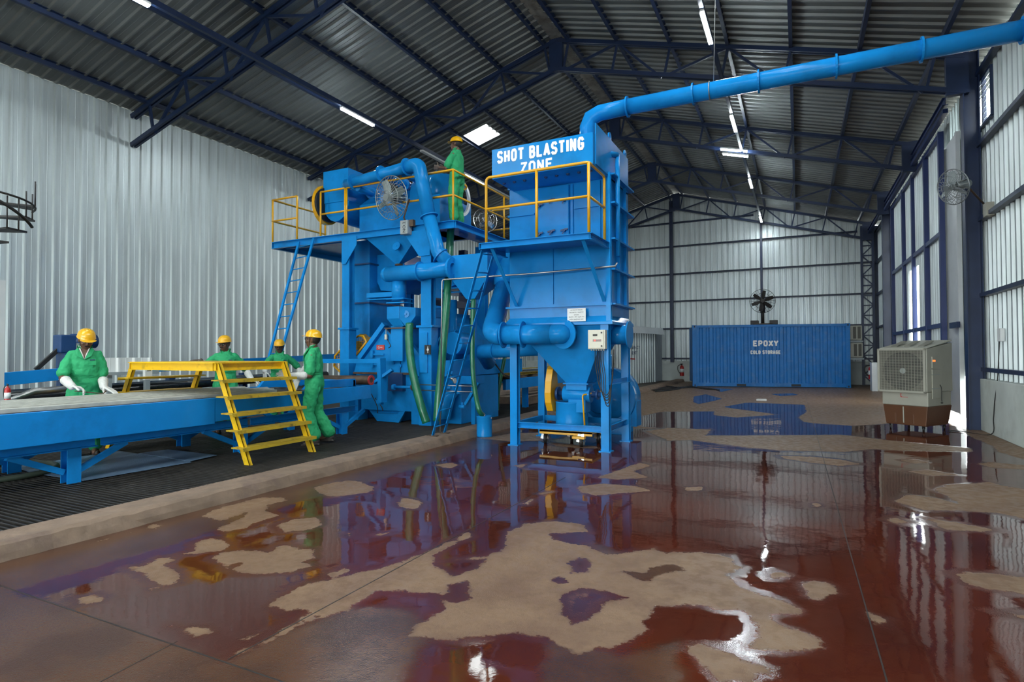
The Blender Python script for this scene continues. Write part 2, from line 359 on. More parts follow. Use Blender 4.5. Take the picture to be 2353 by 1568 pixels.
# columns
def column(a, w, d, top, lb, name='wall_column', lattice=False, bot=0.0):
    m = MB()
    if lattice:
        for sx in (-1, 1):
            m.bar((a[0]+sx*w/2, a[1], bot), (a[0]+sx*w/2, a[1], top), .09, d)
        n = int((top-bot)/.42)
        for i in range(n):
            z0 = bot+i*(top-bot)/n; z1 = bot+(i+1)*(top-bot)/n; s1 = 1 if i % 2 else -1
            m.bar((a[0]-s1*w/2, a[1], z0), (a[0]+s1*w/2, a[1], z1), .035, .05); m.bar((a[0]-w/2, a[1], z0), (a[0]+w/2, a[1], z0), .035, .05)
    else: m.ibeam((a[0], a[1], bot), (a[0], a[1], top), d, w, .016, up=X)
    tag(m.build(name, NAVY), lb, 'column', kind='structure')
column((2.93, 13.42), .25, .22, 7.05, 'large navy steel column beside the wall fan on the right')
column((2.86, 24.4), .26, .2, 6.98, 'navy steel column on the right at the far end of the sliding door')
column((2.72, 29.2), .42, .16, 6.9, 'navy lattice column in the far right corner', lattice=True)
column((-5.62, 29.33), .16, .12, 9.0, 'navy wind post on the far gable left of the container', bot=.95)
column((-1.5, 29.33), .1, .1, 8.0, 'slim navy wind post on the far gable behind the pedestal fan', bot=.95)
# purlins
for side in (-1, 1):
    for k in range(7):
        x = XM+side*(.32+k*1.235 if k < 6 else 7.72) if k < 7 else 0
        if k == 6: x = XM+side*7.75
        z = roofz(x)-.09; m = MB(); m.channel((x, YF, z), (x, YB-.05, z), .07, .13, .005)
        tag(m.build('roof_purlin', NAVY2), f'navy roof purlin, {ORD[k]} down from the ridge on the {"machine" if side < 0 else "container"} slope', 'purlin', f'purlins of the {"machine" if side < 0 else "container"} roof slope', 'structure')
# trusses: one built with all its members, then copied along the hall
TY = (8.0, 13.35, 18.5, 23.9, 29.15, 2.65)
TL = ('nearest roof truss, crossing the top left of the view', 'roof truss whose apex plate hangs above the collector duct', 'roof truss directly behind the collector tower top', 'roof truss in front of the far gable, second from the end', 'last roof truss, standing against the far gable wall', 'roof truss overhead just beyond the camera')
def chord(x, top): return roofz(x)-.17 if top else roofz(x)-.17-(.72-.06*abs(x-XM)/8.4)
root = thing('roof_truss', TL[0], 'truss', (XM, TY[0], 0), group='navy roof trusses', kind='structure')
y0 = TY[0]
for side in (-1, 1):
    xe = XL+.05 if side < 0 else 2.85
    for tp, nm in ((True, 'top_chord'), (False, 'bottom_chord')):
        m = MB(); a = V((XM, y0, chord(XM, tp))); b = V((xe, y0, chord(xe, tp)))
        for s2 in (-.045, .045): m.bar(a+Y*s2, b+Y*s2, .05, .09)
        m.build(nm, NAVY2, root)
    nodesx = [XM+side*t for t in (.32, 1.555, 2.79, 4.025, 5.26, 6.495, 7.72)]
    for i, x in enumerate(nodesx):
        m = MB(); x2 = x-side*.14
        m.bar((x, y0, chord(x, True)), (x2, y0, chord(x2, False)), .05, .05); m.build('web_member', NAVY2, root)
        if i+1 < len(nodesx):
            xn = nodesx[i+1]; m = MB()
            if i % 2 == 0: m.bar((xn, y0, chord(xn, True)), (x2+side*.1, y0, chord(x2, False)), .05, .05)
            else: m.bar((x, y0, chord(x, True)), (xn-side*.2, y0, chord(xn, False)), .05, .05)
            m.build('web_member', NAVY2, root)
m = MB(); m.box((XM-.17, y0-.06, chord(XM, False)-.06), (XM+.17, y0+.06, chord(XM, True)+.04)); m.build('apex_plate', NAVY2, root)
m = MB(); m.box((2.55, y0-.06, chord(2.6, False)-.1), (2.9, y0+.06, chord(2.6, True)+.03)); m.build('end_bracket', NAVY2, root)
for k in range(1, 6):
    c = copy_tree(root); c.location.y = TY[k]; c['label'] = TL[k]
# eave beam and sliding door
m = MB(); m.ibeam((2.78, 14.6, 6.62), (2.78, YB-.3, 6.62), .1, .16, .012); m.bar((2.78, 14.6, 6.42), (2.78, 25.5, 6.42), .09, .09)
tag(m.build('door_rail', mat('bright navy rail paint', (.012, .030, .12), .4)), 'blue sliding door rail running along the right eave', 'door rail', kind='structure')
DNAVY = mat('blue door frame paint', (.014, .030, .125), .4, var=.1)
d = thing('door_1', 'tall blue framed sliding door clad in ribbed sheet with a bright slit', 'door', (3.0, SL0, 0), kind='structure')
ups = [PX(px, 600, 2.93).y for px in (2054, 2080, 2103, 2133, 2169.5)]
for yy in ups:
    m = MB(); m.bar((2.90, yy, .12), (2.90, yy, 6.35), .10, .13); m.build('door_stile', DNAVY, d)
for zz in (.2, PX(2112, 758, 2.93).z, PX(2110, 583, 2.93).z, 6.3):
    m = MB(); m.bar((2.90, ups[-1], zz), (2.90, ups[0], zz), .07, .10); m.build('door_bar', DNAVY, d)
sl_a, sl_b = PX(2112, 700, 2.95).y, PX(2090, 700, 2.95).y
zlo, zhi = PX(2100, 790, 2.95).z-.4, PX(2100, 617, 2.95).z
st = profile(ups[0]-ups[-1]); m = MB()
for (u, dd), (w, e) in zip(st, st[1:]):
    ya, yb = ups[-1]+u, ups[-1]+w; mid = (ya+yb)/2
    for a, b in (((.13, zlo), (zhi, 6.3)) if sl_a < mid < sl_b else ((.13, 6.3),)):
        m.add([(2.97-dd, ya, a), (2.97-e, yb, a), (2.97-e, yb, b), (2.97-dd, ya, b)], [(0, 1, 2, 3)])
m.build('door_sheet', GALV, d)
m = MB(); m.box((2.99, 14.75, .16), (3.03, ups[-1]+.4, 6.0)); m.box((2.96, 14.72, .16), (3.04, 14.80, 6.0))
tag(m.build('wall_panel', WPANEL), 'flat pale grey steel panel between the sliding door and the column', 'panel', kind='structure')
m = MB(); m.bar((2.92, 14.55, 2.0), (2.92, 15.2, 2.0), .06, .12)
tag(m.build('door_stop', NAVY), 'short navy stop bar across the pale panel', 'door stop', kind='structure')
o = sheet('wall_right', GALV, (XR, 14.75, 0), Y, -X, 9.75, 6.15, 6.84); tag(o, 'ribbed sheet fascia above the sliding door under the right eave', 'wall', kind='structure')
m = MB(); m.box((3.0, 29.3, .95), (3.2, 29.52, 6.9)); tag(m.build('trim_4', NAVY), 'navy corner trim in the far right corner', 'corner trim', kind='structure')
# louvred window high on the right wall
wn = thing('window_1', 'small louvred window high beside the navy column', 'window', (3.1, w_lo, 5.6), kind='structure')
m = MB()
for yy in (w_lo, (w_lo+w_hi)/2, w_hi): m.bar((3.1, yy, 5.6), (3.1, yy, 6.47), .06, .05)
for zz in (5.6, 6.47): m.bar((3.1, w_lo, zz), (3.1, w_hi, zz), .06, .05)
m.build('window_frame', NAVY, wn)
gm, gn, gl, gb = nodes('louvre glass'); gb.inputs['Base Color'].default_value = (.75, .85, .88, 1); gb.inputs['Transmission Weight'].default_value = .8; gb.inputs['Roughness'].default_value = .25
m = MB()
for i in range(8):
    z = 5.67+i*.1; m.hexa([V(p) for p in ((3.07, w_lo, z), (3.075, w_lo, z-.004), (3.075, w_hi, z-.004), (3.07, w_hi, z), (3.13, w_lo, z+.085), (3.135, w_lo, z+.081), (3.135, w_hi, z+.081), (3.13, w_hi, z+.085))])
m.build('louvre_glass', gm, wn)
# ground outside
m = MB(); m.box((-60, -60, -.5), (60, 80, -.03)); tag(m.build('ground', mat('outside concrete yard', (.30, .28, .25), .8)), 'pale concrete yard outside the open end of the hall', 'ground', kind='structure')
# pit strip: kerb, grating, dark floor under it
KX0, KX1, KZ = -5.40, -5.06, .13
rnd = random.Random(2); m = MB(); ys = [YF+i*.12 for i in range(int((YB-YF)/.12))]
prof = lambda y: [(KX0, -.02), (KX0, KZ), (KX0+.05, KZ+.005+rnd.uniform(-.004, .004)), (KX1-.05, KZ+rnd.uniform(-.006, .004)), (KX1-.012+rnd.uniform(-.01, .006), KZ-.022+rnd.uniform(-.008, .006)), (KX1+.015+rnd.uniform(-.006, .012), .05), (KX1+.03+rnd.uniform(0, .02), -.01)]
rows = [[V((x, y, z)) for x, z in prof(y)] for y in ys]
vs = [p for r in rows for p in r]; k = 7
m.add(vs, [(i*k+j, i*k+j+1, (i+1)*k+j+1, (i+1)*k+j) for i in range(len(ys)-1) for j in range(k-1)], False)
tag(m.build('kerb', CONC), 'rough tan concrete kerb edging the machine pit', 'kerb', kind='structure')
m = MB(); m.box((XL, 2.1, -.05), (KX0, YB, .035)); tag(m.build('floor', PITM), 'dark pit floor under the grating', 'floor', kind='structure')
m = MB(); m.box((XL, YF, -.05), (KX0, 2.1, .125)); tag(m.build('floor', CONC), 'tan concrete slab at the near end of the grating', 'floor', kind='structure')
GY0 = 2.25; n = 13; gi = 0
for gx0, gx1, gl in ((-7.35, KX0-.01, 'kerb side row'), (-10.1, -7.38, 'wall side row')):
    for i in range(14):
        y0 = GY0+i*1.22; y1 = y0+1.2; m = MB()
        m.box((gx0, y0, .07), (gx1, y0+.012, .12)); m.box((gx0, y1-.012, .07), (gx1, y1, .12)); m.box((gx0, y0, .07), (gx0+.012, y1, .12)); m.box((gx1-.02, y0, .07), (gx1, y1, .12))
        k = int(1.17/.052)
        for j in range(1, k): yy = y0+j*(y1-y0)/k; m.box((gx0, yy-.007, .085), (gx1, yy+.007, .118))
        for j in range(1, 5): xx = gx0+(gx1-gx0)*j/5; m.box((xx-.006, y0, .08), (xx+.006, y1, .105))
        ordn = ('first second third fourth fifth sixth seventh eighth ninth tenth eleventh twelfth thirteenth fourteenth').split()[i]
        tag(m.build('floor_grating', DARK), f'dark steel bar grating panel, {ordn} along the {gl} of the pit', 'grating', 'pit grating panels', 'structure')
# ================================================================ wet concrete floor: puddles and dried patches where the photograph shows them
def _pl(ox, oy, pts): return [(ox+x/2.904, oy+y/2.904) for x, y in pts]
A_, B_, C_, D_, E_, F_ = (0, 860), (800, 860), (1553, 860), (0, 1028), (800, 1028), (1553, 1028)
ops = []
def dry(o, *pts): ops.append((1, _pl(*o, pts)))
def wet(o, *pts): ops.append((-1, _pl(*o, pts)))
dry((0, 0), *[(x*2.904, y*2.904) for x, y in ((1180, 868), (2050, 868), (2240, 960), (2030, 975), (1800, 1000), (1640, 985), (1460, 985), (1290, 940))])
wet(C_, (120, 150), (200, 135), (310, 165), (240, 182), (150, 202), (115, 185)); wet(C_, (630, 133), (780, 128), (820, 140), (700, 147)); wet(C_, (230, 95), (390, 100), (300, 120))
wet(C_, (310, 220), (480, 190), (860, 205), (870, 250), (820, 290), (850, 320), (1000, 335), (1180, 345), (1420, 330), (1900, 345), (1900, 430), (1400, 420), (1170, 400), (950, 405), (700, 410), (200, 410), (250, 370), (120, 330), (120, 260), (400, 290), (680, 270), (460, 240))
wet(B_, (1930, 285), (2100, 250), (2440, 250), (2440, 362), (2150, 368), (1930, 350)); wet(B_, (1600, 290), (1900, 300), (1900, 470), (1700, 520))
dry(C_, (-200, 380), (-50, 360), (240, 370), (200, 410), (700, 410), (1100, 405), (1500, 450), (1970, 495), (1980, 520), (1500, 510), (1300, 500), (1150, 520), (700, 510), (480, 490), (250, 460), (100, 440), (-50, 445))
dry(C_, (690, 545), (900, 550), (1100, 570), (1240, 600), (1100, 615), (900, 592), (720, 565))
dry(C_, (1720, 770), (1800, 740), (2100, 720), (2200, 750), (2500, 790), (2500, 1000), (2323, 965), (2150, 930), (1900, 910), (1650, 910), (1450, 845), (1560, 805), (1750, 830), (1900, 872), (1800, 810))
dry(C_, (2000, 600), (2100, 588), (2500, 620), (2500, 655), (2100, 622)); dry(C_, (1530, 650), (1680, 640), (1900, 675), (1700, 678)); dry(C_, (1490, 575), (1600, 570), (1700, 592), (1600, 598))
dry(C_, (1900, 360), (2000, 350), (2500, 560), (2500, 620), (2150, 520), (2110, 480), (1950, 410))
dry(F_, (1870, 850), (1950, 832), (2150, 850), (2500, 890), (2500, 1010), (2100, 950), (1950, 910)); dry(F_, (2130, 1105), (2500, 1130), (2500, 1190))
dry(F_, (1390, 485), (1450, 468), (1560, 500), (1480, 512)); dry(F_, (1680, 478), (1850, 500), (2140, 550), (2050, 568), (1800, 552)); dry(F_, (890, 380), (940, 372), (970, 390), (920, 402)); dry(F_, (50, 270), (170, 262), (180, 288), (80, 292))
dry(B_, (1530, 750), (1700, 730), (1900, 745), (2050, 780), (1800, 800), (1640, 812), (1560, 790)); dry(B_, (1660, 692), (1800, 640), (1950, 590), (2020, 610), (1900, 650), (2000, 690), (1800, 705))
dry(B_, (1140, 868), (1240, 835), (1200, 872)); dry(B_, (1110, 612), (1190, 597), (1160, 628)); dry(B_, (1270, 800), (1350, 785), (1300, 805))
dry(B_, (830, 425), (960, 420), (1090, 395), (1320, 390), (1340, 455), (1560, 475), (1640, 478), (1700, 500), (1500, 492), (1400, 482), (1270, 445), (1080, 450))
# the large dried patch in the middle foreground
big = _pl(*E_, [(-420, 1000), (-200, 905), (0, 855), (280, 790), (470, 720), (640, 650), (790, 568), (835, 600), (700, 645), (560, 722), (600, 800), (680, 760), (900, 730), (1060, 680), (1060, 570), (1190, 510), (1380, 488), (1560, 520), (1612, 565), (1450, 572), (1340, 575), (1400, 620), (1600, 660), (1700, 710), (1800, 712), (2040, 680), (2130, 715), (2210, 700)])
big += _pl(*F_, [(40, 708), (130, 700), (250, 712), (370, 742), (400, 790), (450, 800), (320, 852), (400, 890), (430, 940), (540, 970), (720, 1020), (820, 1080), (830, 1110), (620, 1110), (700, 1190), (830, 1220), (990, 1290), (980, 1350), (880, 1370), (600, 1365), (460, 1350), (545, 1250), (520, 1150), (450, 1090), (240, 1085), (200, 1060), (0, 1056), (-120, 1060)])
big += _pl(*E_, [(2040, 1060), (2030, 1130), (1980, 1160), (2000, 1220), (1950, 1250), (1800, 1330), (1500, 1380), (1300, 1260), (1100, 1240), (740, 1280), (620, 1275), (400, 1262), (480, 1180), (640, 1080), (600, 980), (300, 960), (180, 960), (0, 1080), (-200, 1150)])
ops.append((1, big))
wet(E_, (1470, 760), (1560, 735), (1620, 765), (1590, 830), (1500, 838)); wet(E_, (1420, 980), (1560, 940), (1700, 960), (1880, 1005), (1700, 1045), (1650, 1110), (1500, 1180), (1420, 1100)); wet(E_, (1810, 815), (1960, 840), (2060, 800), (2180, 785), (2240, 820), (2050, 850), (2000, 900), (1920, 880)); wet(E_, (1370, 890), (1420, 875), (1450, 895), (1400, 912))
wet(E_, (560, 770), (700, 750), (930, 745), (870, 800), (700, 860), (660, 830)); wet(E_, (680, 920), (800, 900), (820, 1010), (700, 1040), (640, 1000))
dry(F_, (60, 1325), (200, 1318), (420, 1400), (600, 1470), (640, 1492), (500, 1550), (300, 1565), (130, 1430)); dry(F_, (845, 910), (1000, 895), (1100, 965), (950, 1030), (870, 990)); dry(F_, (1280, 1090), (1400, 1160), (1380, 1205), (1300, 1180)); dry(F_, (600, 845), (700, 830), (760, 860), (640, 880))
# left puddle islands
dry(D_, (1340, 460), (1400, 420), (1560, 380), (1740, 335), (1890, 335), (1915, 355), (1800, 385), (1760, 430), (1870, 455), (1700, 510), (1620, 545), (1500, 568), (1450, 548), (1600, 480), (1660, 430), (1480, 492))
dry(D_, (1840, 520), (1960, 480), (2130, 466), (2150, 520), (2080, 547), (1900, 568)); dry(D_, (1285, 640), (1400, 605), (1510, 618), (1540, 650), (1500, 690), (1380, 700), (1240, 722), (1215, 708), (1290, 690))
dry(D_, (1410, 740), (1480, 700), (1640, 690), (1800, 702), (1880, 650), (1960, 660), (2000, 680), (2090, 680), (2095, 740), (2000, 770), (2080, 792), (1940, 838), (1760, 848), (1600, 832), (1500, 800)); wet(D_, (1540, 790), (1600, 770), (1620, 785), (1560, 805))
dry(D_, (840, 800), (960, 790), (1050, 740), (1170, 728), (1178, 750), (1110, 790), (1200, 850), (1190, 910), (1110, 930), (1000, 967), (995, 945), (1060, 925), (990, 880), (940, 845)); dry(D_, (490, 1010), (640, 988), (700, 1010), (690, 1032), (560, 1047))
dry(D_, (1790, 1060), (1880, 1000), (2000, 920), (2130, 893), (2220, 945), (2080, 1020), (1950, 1102), (1880, 1080)); dry(D_, (1120, 1185), (1200, 1190), (1380, 1198), (1420, 1235), (1290, 1268)); dry(D_, (1600, 1292), (1700, 1238), (1770, 1245), (1650, 1292)); dry(D_, (2190, 850), (2323, 800), (2330, 830), (2230, 870))
dry(D_, (640, 632), (750, 598), (690, 632)); dry(D_, (970, 542), (1020, 513), (1095, 518), (1040, 547)); dry(D_, (840, 577), (920, 555), (870, 577))
dry(D_, (2080, 275), (2200, 240), (2323, 222), (2415, 230), (2495, 270), (2470, 300), (2330, 322), (2200, 330)); dry(E_, (330, 382), (350, 333), (460, 350), (507, 370), (470, 412), (380, 412)); dry(E_, (575, 120), (690, 103), (737, 120), (670, 148)); dry(E_, (155, 587), (275, 570), (210, 597)); dry(E_, (-20, 575), (20, 570), (0, 590))
dry(D_, (1530, 1400), (1740, 1290), (2050, 1110), (2323, 945), (2500, 870), (2323, 1000), (2050, 1170), (1750, 1330))
damp = [[(0, 1345), (220, 1414), (406, 1474), (523, 1517), (660, 1440), (850, 1385), (960, 1400), (1000, 1450), (930, 1600), (500, 1700), (-100, 1700), (-100, 1320)],
        [(1250, 1480), (1290, 1460), (1420, 1500), (1560, 1470), (1600, 1568), (1500, 1640), (1230, 1640)],
        [(-60, 1300), (275, 1222), (517, 1149), (800, 1078), (989, 1036), (1093, 1005), (1180, 985), (1180, 1012), (1050, 1045), (870, 1105), (650, 1165), (400, 1250), (80, 1345), (-60, 1390)],
        [(1360, 1245), (1500, 1290), (1690, 1270), (1720, 1330), (1400, 1340)]]
def lin(a, b, n): return list(np.linspace(a, b, n, endpoint=False))
gx = np.array(lin(-5.1, 3.05, 210)+[3.05, 3.3]); gy = np.array(lin(-12, .6, 10)+lin(.6, 4, 110)+lin(4, 8, 100)+lin(8, 14, 90)+lin(14, 29.6, 100)+[29.6])
GX, GY = np.meshgrid(gx, gy); P = np.stack([GX.ravel(), GY.ravel()], 1)
def sdist(poly):
    q = np.array([PZ(x, y, 0)[:2] for x, y in poly]); c = P; d = np.full(len(c), 9.0); ins = np.zeros(len(c), bool)
    lo, hi = q.min(0)-.5, q.max(0)+.5; sel = ((c > lo) & (c < hi)).all(1); cc = c[sel]; dd = np.full(len(cc), 9.0); ii = np.zeros(len(cc), bool)
    for a, b in zip(q, np.roll(q, -1, 0)):
        e = b-a; t = np.clip(((cc-a) @ e)/max(e @ e, 1e-9), 0, 1); dd = np.minimum(dd, np.hypot(*(cc-a-t[:, None]*e).T))
        with np.errstate(divide='ignore', invalid='ignore'):
            xi = a[0]+(cc[:, 1]-a[1])*(b[0]-a[0])/(b[1]-a[1])
        ii ^= ((a[1] > cc[:, 1]) != (b[1] > cc[:, 1])) & (cc[:, 0] < xi)
    d[sel] = dd; ins[sel] = ii
    return np.where(ins, d, -d)
sd = np.full(len(P), -9.0)
for sgn, poly in ops:
    d = sdist(poly); sd = np.maximum(sd, d) if sgn > 0 else np.minimum(sd, -d)
dm = np.full(len(P), -9.0)
for poly in damp: dm = np.maximum(dm, sdist(poly))
nx, ny = len(gx), len(gy); me = bpy.data.meshes.new('floor')
me.from_pydata([(x, y, 0) for x, y in P], [], [(j*nx+i, j*nx+i+1, (j+1)*nx+i+1, (j+1)*nx+i) for j in range(ny-1) for i in range(nx-1)])
for nm, arr in (('dried', sd), ('damp', dm)):
    at = me.attributes.new(nm, 'FLOAT', 'POINT'); at.data.foreach_set('value', np.clip(arr, -.6, .6).astype(np.float32))
fm, n, l, b = nodes('wet red oxide concrete')
def nd(t, **k):
    q = n.new(t)
    for a, v in k.items(): setattr(q, a, v)
    return q
def mth(op, a, bb=None, c=None):
    q = nd('ShaderNodeMath', operation=op)
    for i, v in enumerate((a, bb, c)):
        if v is None: continue
        if isinstance(v, (int, float)): q.inputs[i].default_value = v
        else: l.new(v, q.inputs[i])
    return q.outputs[0]
geo = nd('ShaderNodeNewGeometry'); pos = geo.outputs['Position']
def noise(sc, det=4, rough=.5):
    q = nd('ShaderNodeTexNoise'); q.inputs['Scale'].default_value = sc; q.inputs['Detail'].default_value = det; q.inputs['Roughness'].default_value = rough; l.new(pos, q.inputs['Vector']); return q.outputs['Fac']
def sstep(v, lo, hi):
    q = nd('ShaderNodeMapRange', interpolation_type='SMOOTHSTEP'); q.inputs['From Min'].default_value = lo; q.inputs['From Max'].default_value = hi; l.new(v, q.inputs['Value']); return q.outputs[0]
def mixc(f, a, c):
    q = nd('ShaderNodeMix', data_type='RGBA')
    l.new(f, q.inputs[0])
    for i, v in ((6, a), (7, c)):
        if isinstance(v, tuple): q.inputs[i].default_value = (*v, 1)
        else: l.new(v, q.inputs[i])
    return q.outputs[2]
def mixf(f, a, c):
    q = nd('ShaderNodeMix'); l.new(f, q.inputs[0])
    for i, v in ((2, a), (3, c)):
        if isinstance(v, (int, float)): q.inputs[i].default_value = v
        else: l.new(v, q.inputs[i])
    return q.outputs[0]
a1 = nd('ShaderNodeAttribute', attribute_name='dried').outputs['Fac']; a2 = nd('ShaderNodeAttribute', attribute_name='damp').outputs['Fac']
n1 = noise(2.6, 4, .55); n2 = noise(11, 5, .6); n3 = noise(45, 3); n4 = noise(160, 2); n0 = noise(.8, 4)
s = mth('ADD', a1, mth('MULTIPLY', mth('SUBTRACT', n1, .5), .10)); s = mth('ADD', s, mth('MULTIPLY', mth('SUBTRACT', n2, .5), .10)); s = mth('ADD', s, mth('MULTIPLY', mth('SUBTRACT', n3, .5), .035))
DRY = sstep(s, -.012, .022); SOFT = sstep(s, -.10, .02)
s2 = mth('ADD', a2, mth('MULTIPLY', mth('SUBTRACT', n1, .5), .16)); s2 = mth('ADD', s2, mth('MULTIPLY', mth('SUBTRACT', n2, .5), .10)); DAMP = sstep(s2, -.03, .07)
wetc = mixc(sstep(n0, .35, .65), (.088, .018, .008), (.056, .013, .008))
dampc = mixc(sstep(n1, .35, .65), (.085, .038, .021), (.058, .024, .014))
dryc = mixc(sstep(n1, .3, .7), (.215, .130, .075), (.160, .090, .052)); dryc = mixc(mth('MULTIPLY', sstep(n2, .5, .75), .5), dryc, (.11, .058, .035))
col = mixc(DAMP, wetc, dampc); col = mixc(DRY, col, dryc); l.new(col, b.inputs['Base Color'])
rg = mixf(DAMP, .03, mixf(sstep(n1, .4, .6), .10, .22)); rg = mixf(mth('MULTIPLY', SOFT, .55), rg, .22); rg = mixf(DRY, rg, mixf(sstep(n2, .4, .6), .38, .55)); l.new(rg, b.inputs['Roughness'])
b.inputs['Specular IOR Level'].default_value = .5; b.inputs['IOR'].default_value = 1.45
h = mth('MULTIPLY', mth('SUBTRACT', n0, .5), .006); h = mth('ADD', h, mth('MULTIPLY', mth('MULTIPLY', n4, .0012), mth('MAXIMUM', DRY, mth('MULTIPLY', mth('MAXIMUM', DAMP, SOFT), .8))))
h = mth('ADD', h, mth('MULTIPLY', mth('MULTIPLY', n3, .0014), mth('MAXIMUM', DRY, mth('MULTIPLY', DAMP, .45))))
h = mth('ADD', h, mth('MULTIPLY', n2, .00022))
bp = nd('ShaderNodeBump'); bp.inputs['Strength'].default_value = 1.0; bp.inputs['Distance'].default_value = 1.0; l.new(h, bp.inputs['Height']); l.new(bp.outputs[0], b.inputs['Normal'])
me.materials.append(fm); fo = bpy.data.objects.new('floor', me); COL.objects.link(fo)
tag(fo, 'wet red concrete floor with mirror puddles and dried tan patches', 'floor', kind='structure')
m = MB(); m.box((XL, 13.4, -.05), (-5.1, 29.6, 0)); tag(m.build('floor', mat('dry tan concrete floor', (.19, .112, .066), .55, var=.2, vscale=1.5)), 'dry tan concrete floor past the end of the pit', 'floor', kind='structure')
JM = mat('dark joint sealant', (.018, .014, .013), .45)
for k, (a, c, w, lb) in enumerate((((1846, 893), (2038.5, 1568), .014, 'long floor joint running away towards the container'), ((523, 1517), (1299, 1097.6), .014, 'floor joint slanting across the big dried patch'), ((-60, 1326), (700, 1585), .016, 'floor joint crossing the near left corner'), ((230, 1568), (408, 1474), .012, 'short floor joint in the bottom left corner'))):
    p, q = PZ(*a), PZ(*c); m = MB(); m.bar(p, q, w*.55, .0016); tag(m.build('trim_2', JM), lb, 'floor joint', kind='structure')
# ================================================================ dust collector tower
CF = 8.22                       # front plane of the tower body
t = thing('dust_collector', 'tall blue dust collector tower lettered with its zone name', 'dust collector', (-3.3, 8.8, 0))
bx0, bx1, by0, by1 = -4.10, -2.47, CF, 9.30
m = MB(); m.box((bx0, by0, 2.17), (bx1, by1, 4.5))
m.build('body', BLUE, t, .006)
ribs = []                       # stiffening ribs and seams of the body
for zz in (3.62, 4.06): ribs.append(((bx0-.02, by0-.025, zz-.012), (-3.66, by0+.01, zz+.012)))
for zz in (2.17, 2.68, 3.13, 3.66, 4.08): ribs.append(((bx1-.02, by0, zz-.012), (bx1+.09, by1+.05, zz+.012)))
for yy in (8.62, 9.0): ribs.append(((bx1, yy-.01, 2.2), (bx1+.05, yy+.01, 4.1)))
ribs.append(((-3.372, by0-.02, 2.2), (-3.348, by0, 3.06)))
for xx in (-3.03, -2.6): ribs.append(((xx-.01, by0-.03, 3.1), (xx+.01, by0, 4.0)))
ribs.append(((-3.0, by0-.025, 3.62), (-2.5, by0, 3.645)))
for q in ribs: m = MB(); m.box(*q); m.build('rib', BLUE, t)
m = MB(); m.box((-4.03, 7.5, 4.02), (bx1, 9.3, 4.46)); m.build('header_box', BLUE, t, .006)
for i in range(9): m = MB(); m.ell((-3.95+i*.17, 7.75, 4.02), .028, n=10, m=6); m.build('valve', DKBLUE, t)
hd = m = MB(); m.box((bx1-.005, 7.6, 4.05), (bx1+.012, 9.28, 4.62)); m.box((bx0, 9.05, 4.46), (bx1, 9.3, 4.6)); m.build('top_plate', BLUE, t, .004)
# access door with handles
d = MB(); d.box((-3.60, by0-.045, 3.1), (-3.08, by0, 4.0)); dr = d.build('access_door', BLUE, t, .008)
for xx, zz in ((-3.55, 3.28), (-3.35, 3.30), (-3.14, 3.30), (-3.55, 3.72), (-3.35, 3.78), (-3.14, 3.76)):
    m = MB(); m.bar((xx-.06, by0-.08, zz), (xx+.06, by0-.08, zz+.02), .02, .025); m.bar((xx, by0-.09, zz), (xx, by0-.04, zz), .03, .03); m.bar((xx-.03, by0-.085, zz-.05), (xx+.02, by0-.085, zz+.03), .012, .014); m.build('door_handle', DKBLUE, dr)
# vertical standpipe and corner post on the right face
m = MB(); m.ibeam((bx1+.0, by0-.02, 1.9), (bx1+.0, by0-.02, 4.1), .07, .07, .01); m.tube([(bx1+.07, 8.45, 2.9), (bx1+.07, 8.45, 4.42)], .035, 12); m.tube([(bx1+.07, 8.45, 4.42), (bx1-.12, 8.2, 4.42)], .045, 12); m.build('standpipe', BLUE, t)
for yy in (8.35, 9.2):
    m = MB(); m.ring((bx1-.02, yy, 4.68), X, .025, .065, .02); m.box((bx1-.03, yy-.05, 4.46), (bx1-.01, yy+.05, 4.64)); m.build('lifting_lug', BLUE, t)
# flange collars and hopper
def collar(z0, z1, g0, g1, zz0=None):
    m = MB()
    P = lambda g, z: [V((bx0-g, by0-g, z)), V((bx1+g, by0-g, z)), V((bx1+g, by1+g, z)), V((bx0-g, by1+g, z))]
    m.loft(P(g0, z0), P(g1, z1)); return m
collar(2.15, 2.18, .05, .05).build('flange', BLUE, t); collar(1.91, 2.15, .0, .0).build('collar', BLUE, t)
m = MB(); m.box((bx0-.06, by0-.06, 1.87), (bx1+.06, by1+.06, 1.91)); m.loft([V((bx0-.06, by0-.06, 1.91)), V((bx1+.06, by0-.06, 1.91)), V((bx1+.06, by1+.06, 1.91)), V((bx0-.06, by1+.06, 1.91))], [V((bx0, by0, 2.0)), V((bx1, by0, 2.0)), V((bx1, by1, 2.0)), V((bx0, by1, 2.0))]); m.build('flange', BLUE, t)
m = MB(); hx, hy = -3.12, 8.72
m.loft([V((bx0+.05, by0+.05, 1.87)), V((bx1-.05, by0+.05, 1.87)), V((bx1-.05, by1-.05, 1.87)), V((bx0+.05, by1-.05, 1.87))], [V((hx-.17, hy-.15, .98)), V((hx+.17, hy-.15, .98)), V((hx+.17, hy+.15, .98)), V((hx-.17, hy+.15, .98))]); m.build('hopper', BLUE, t, .005)
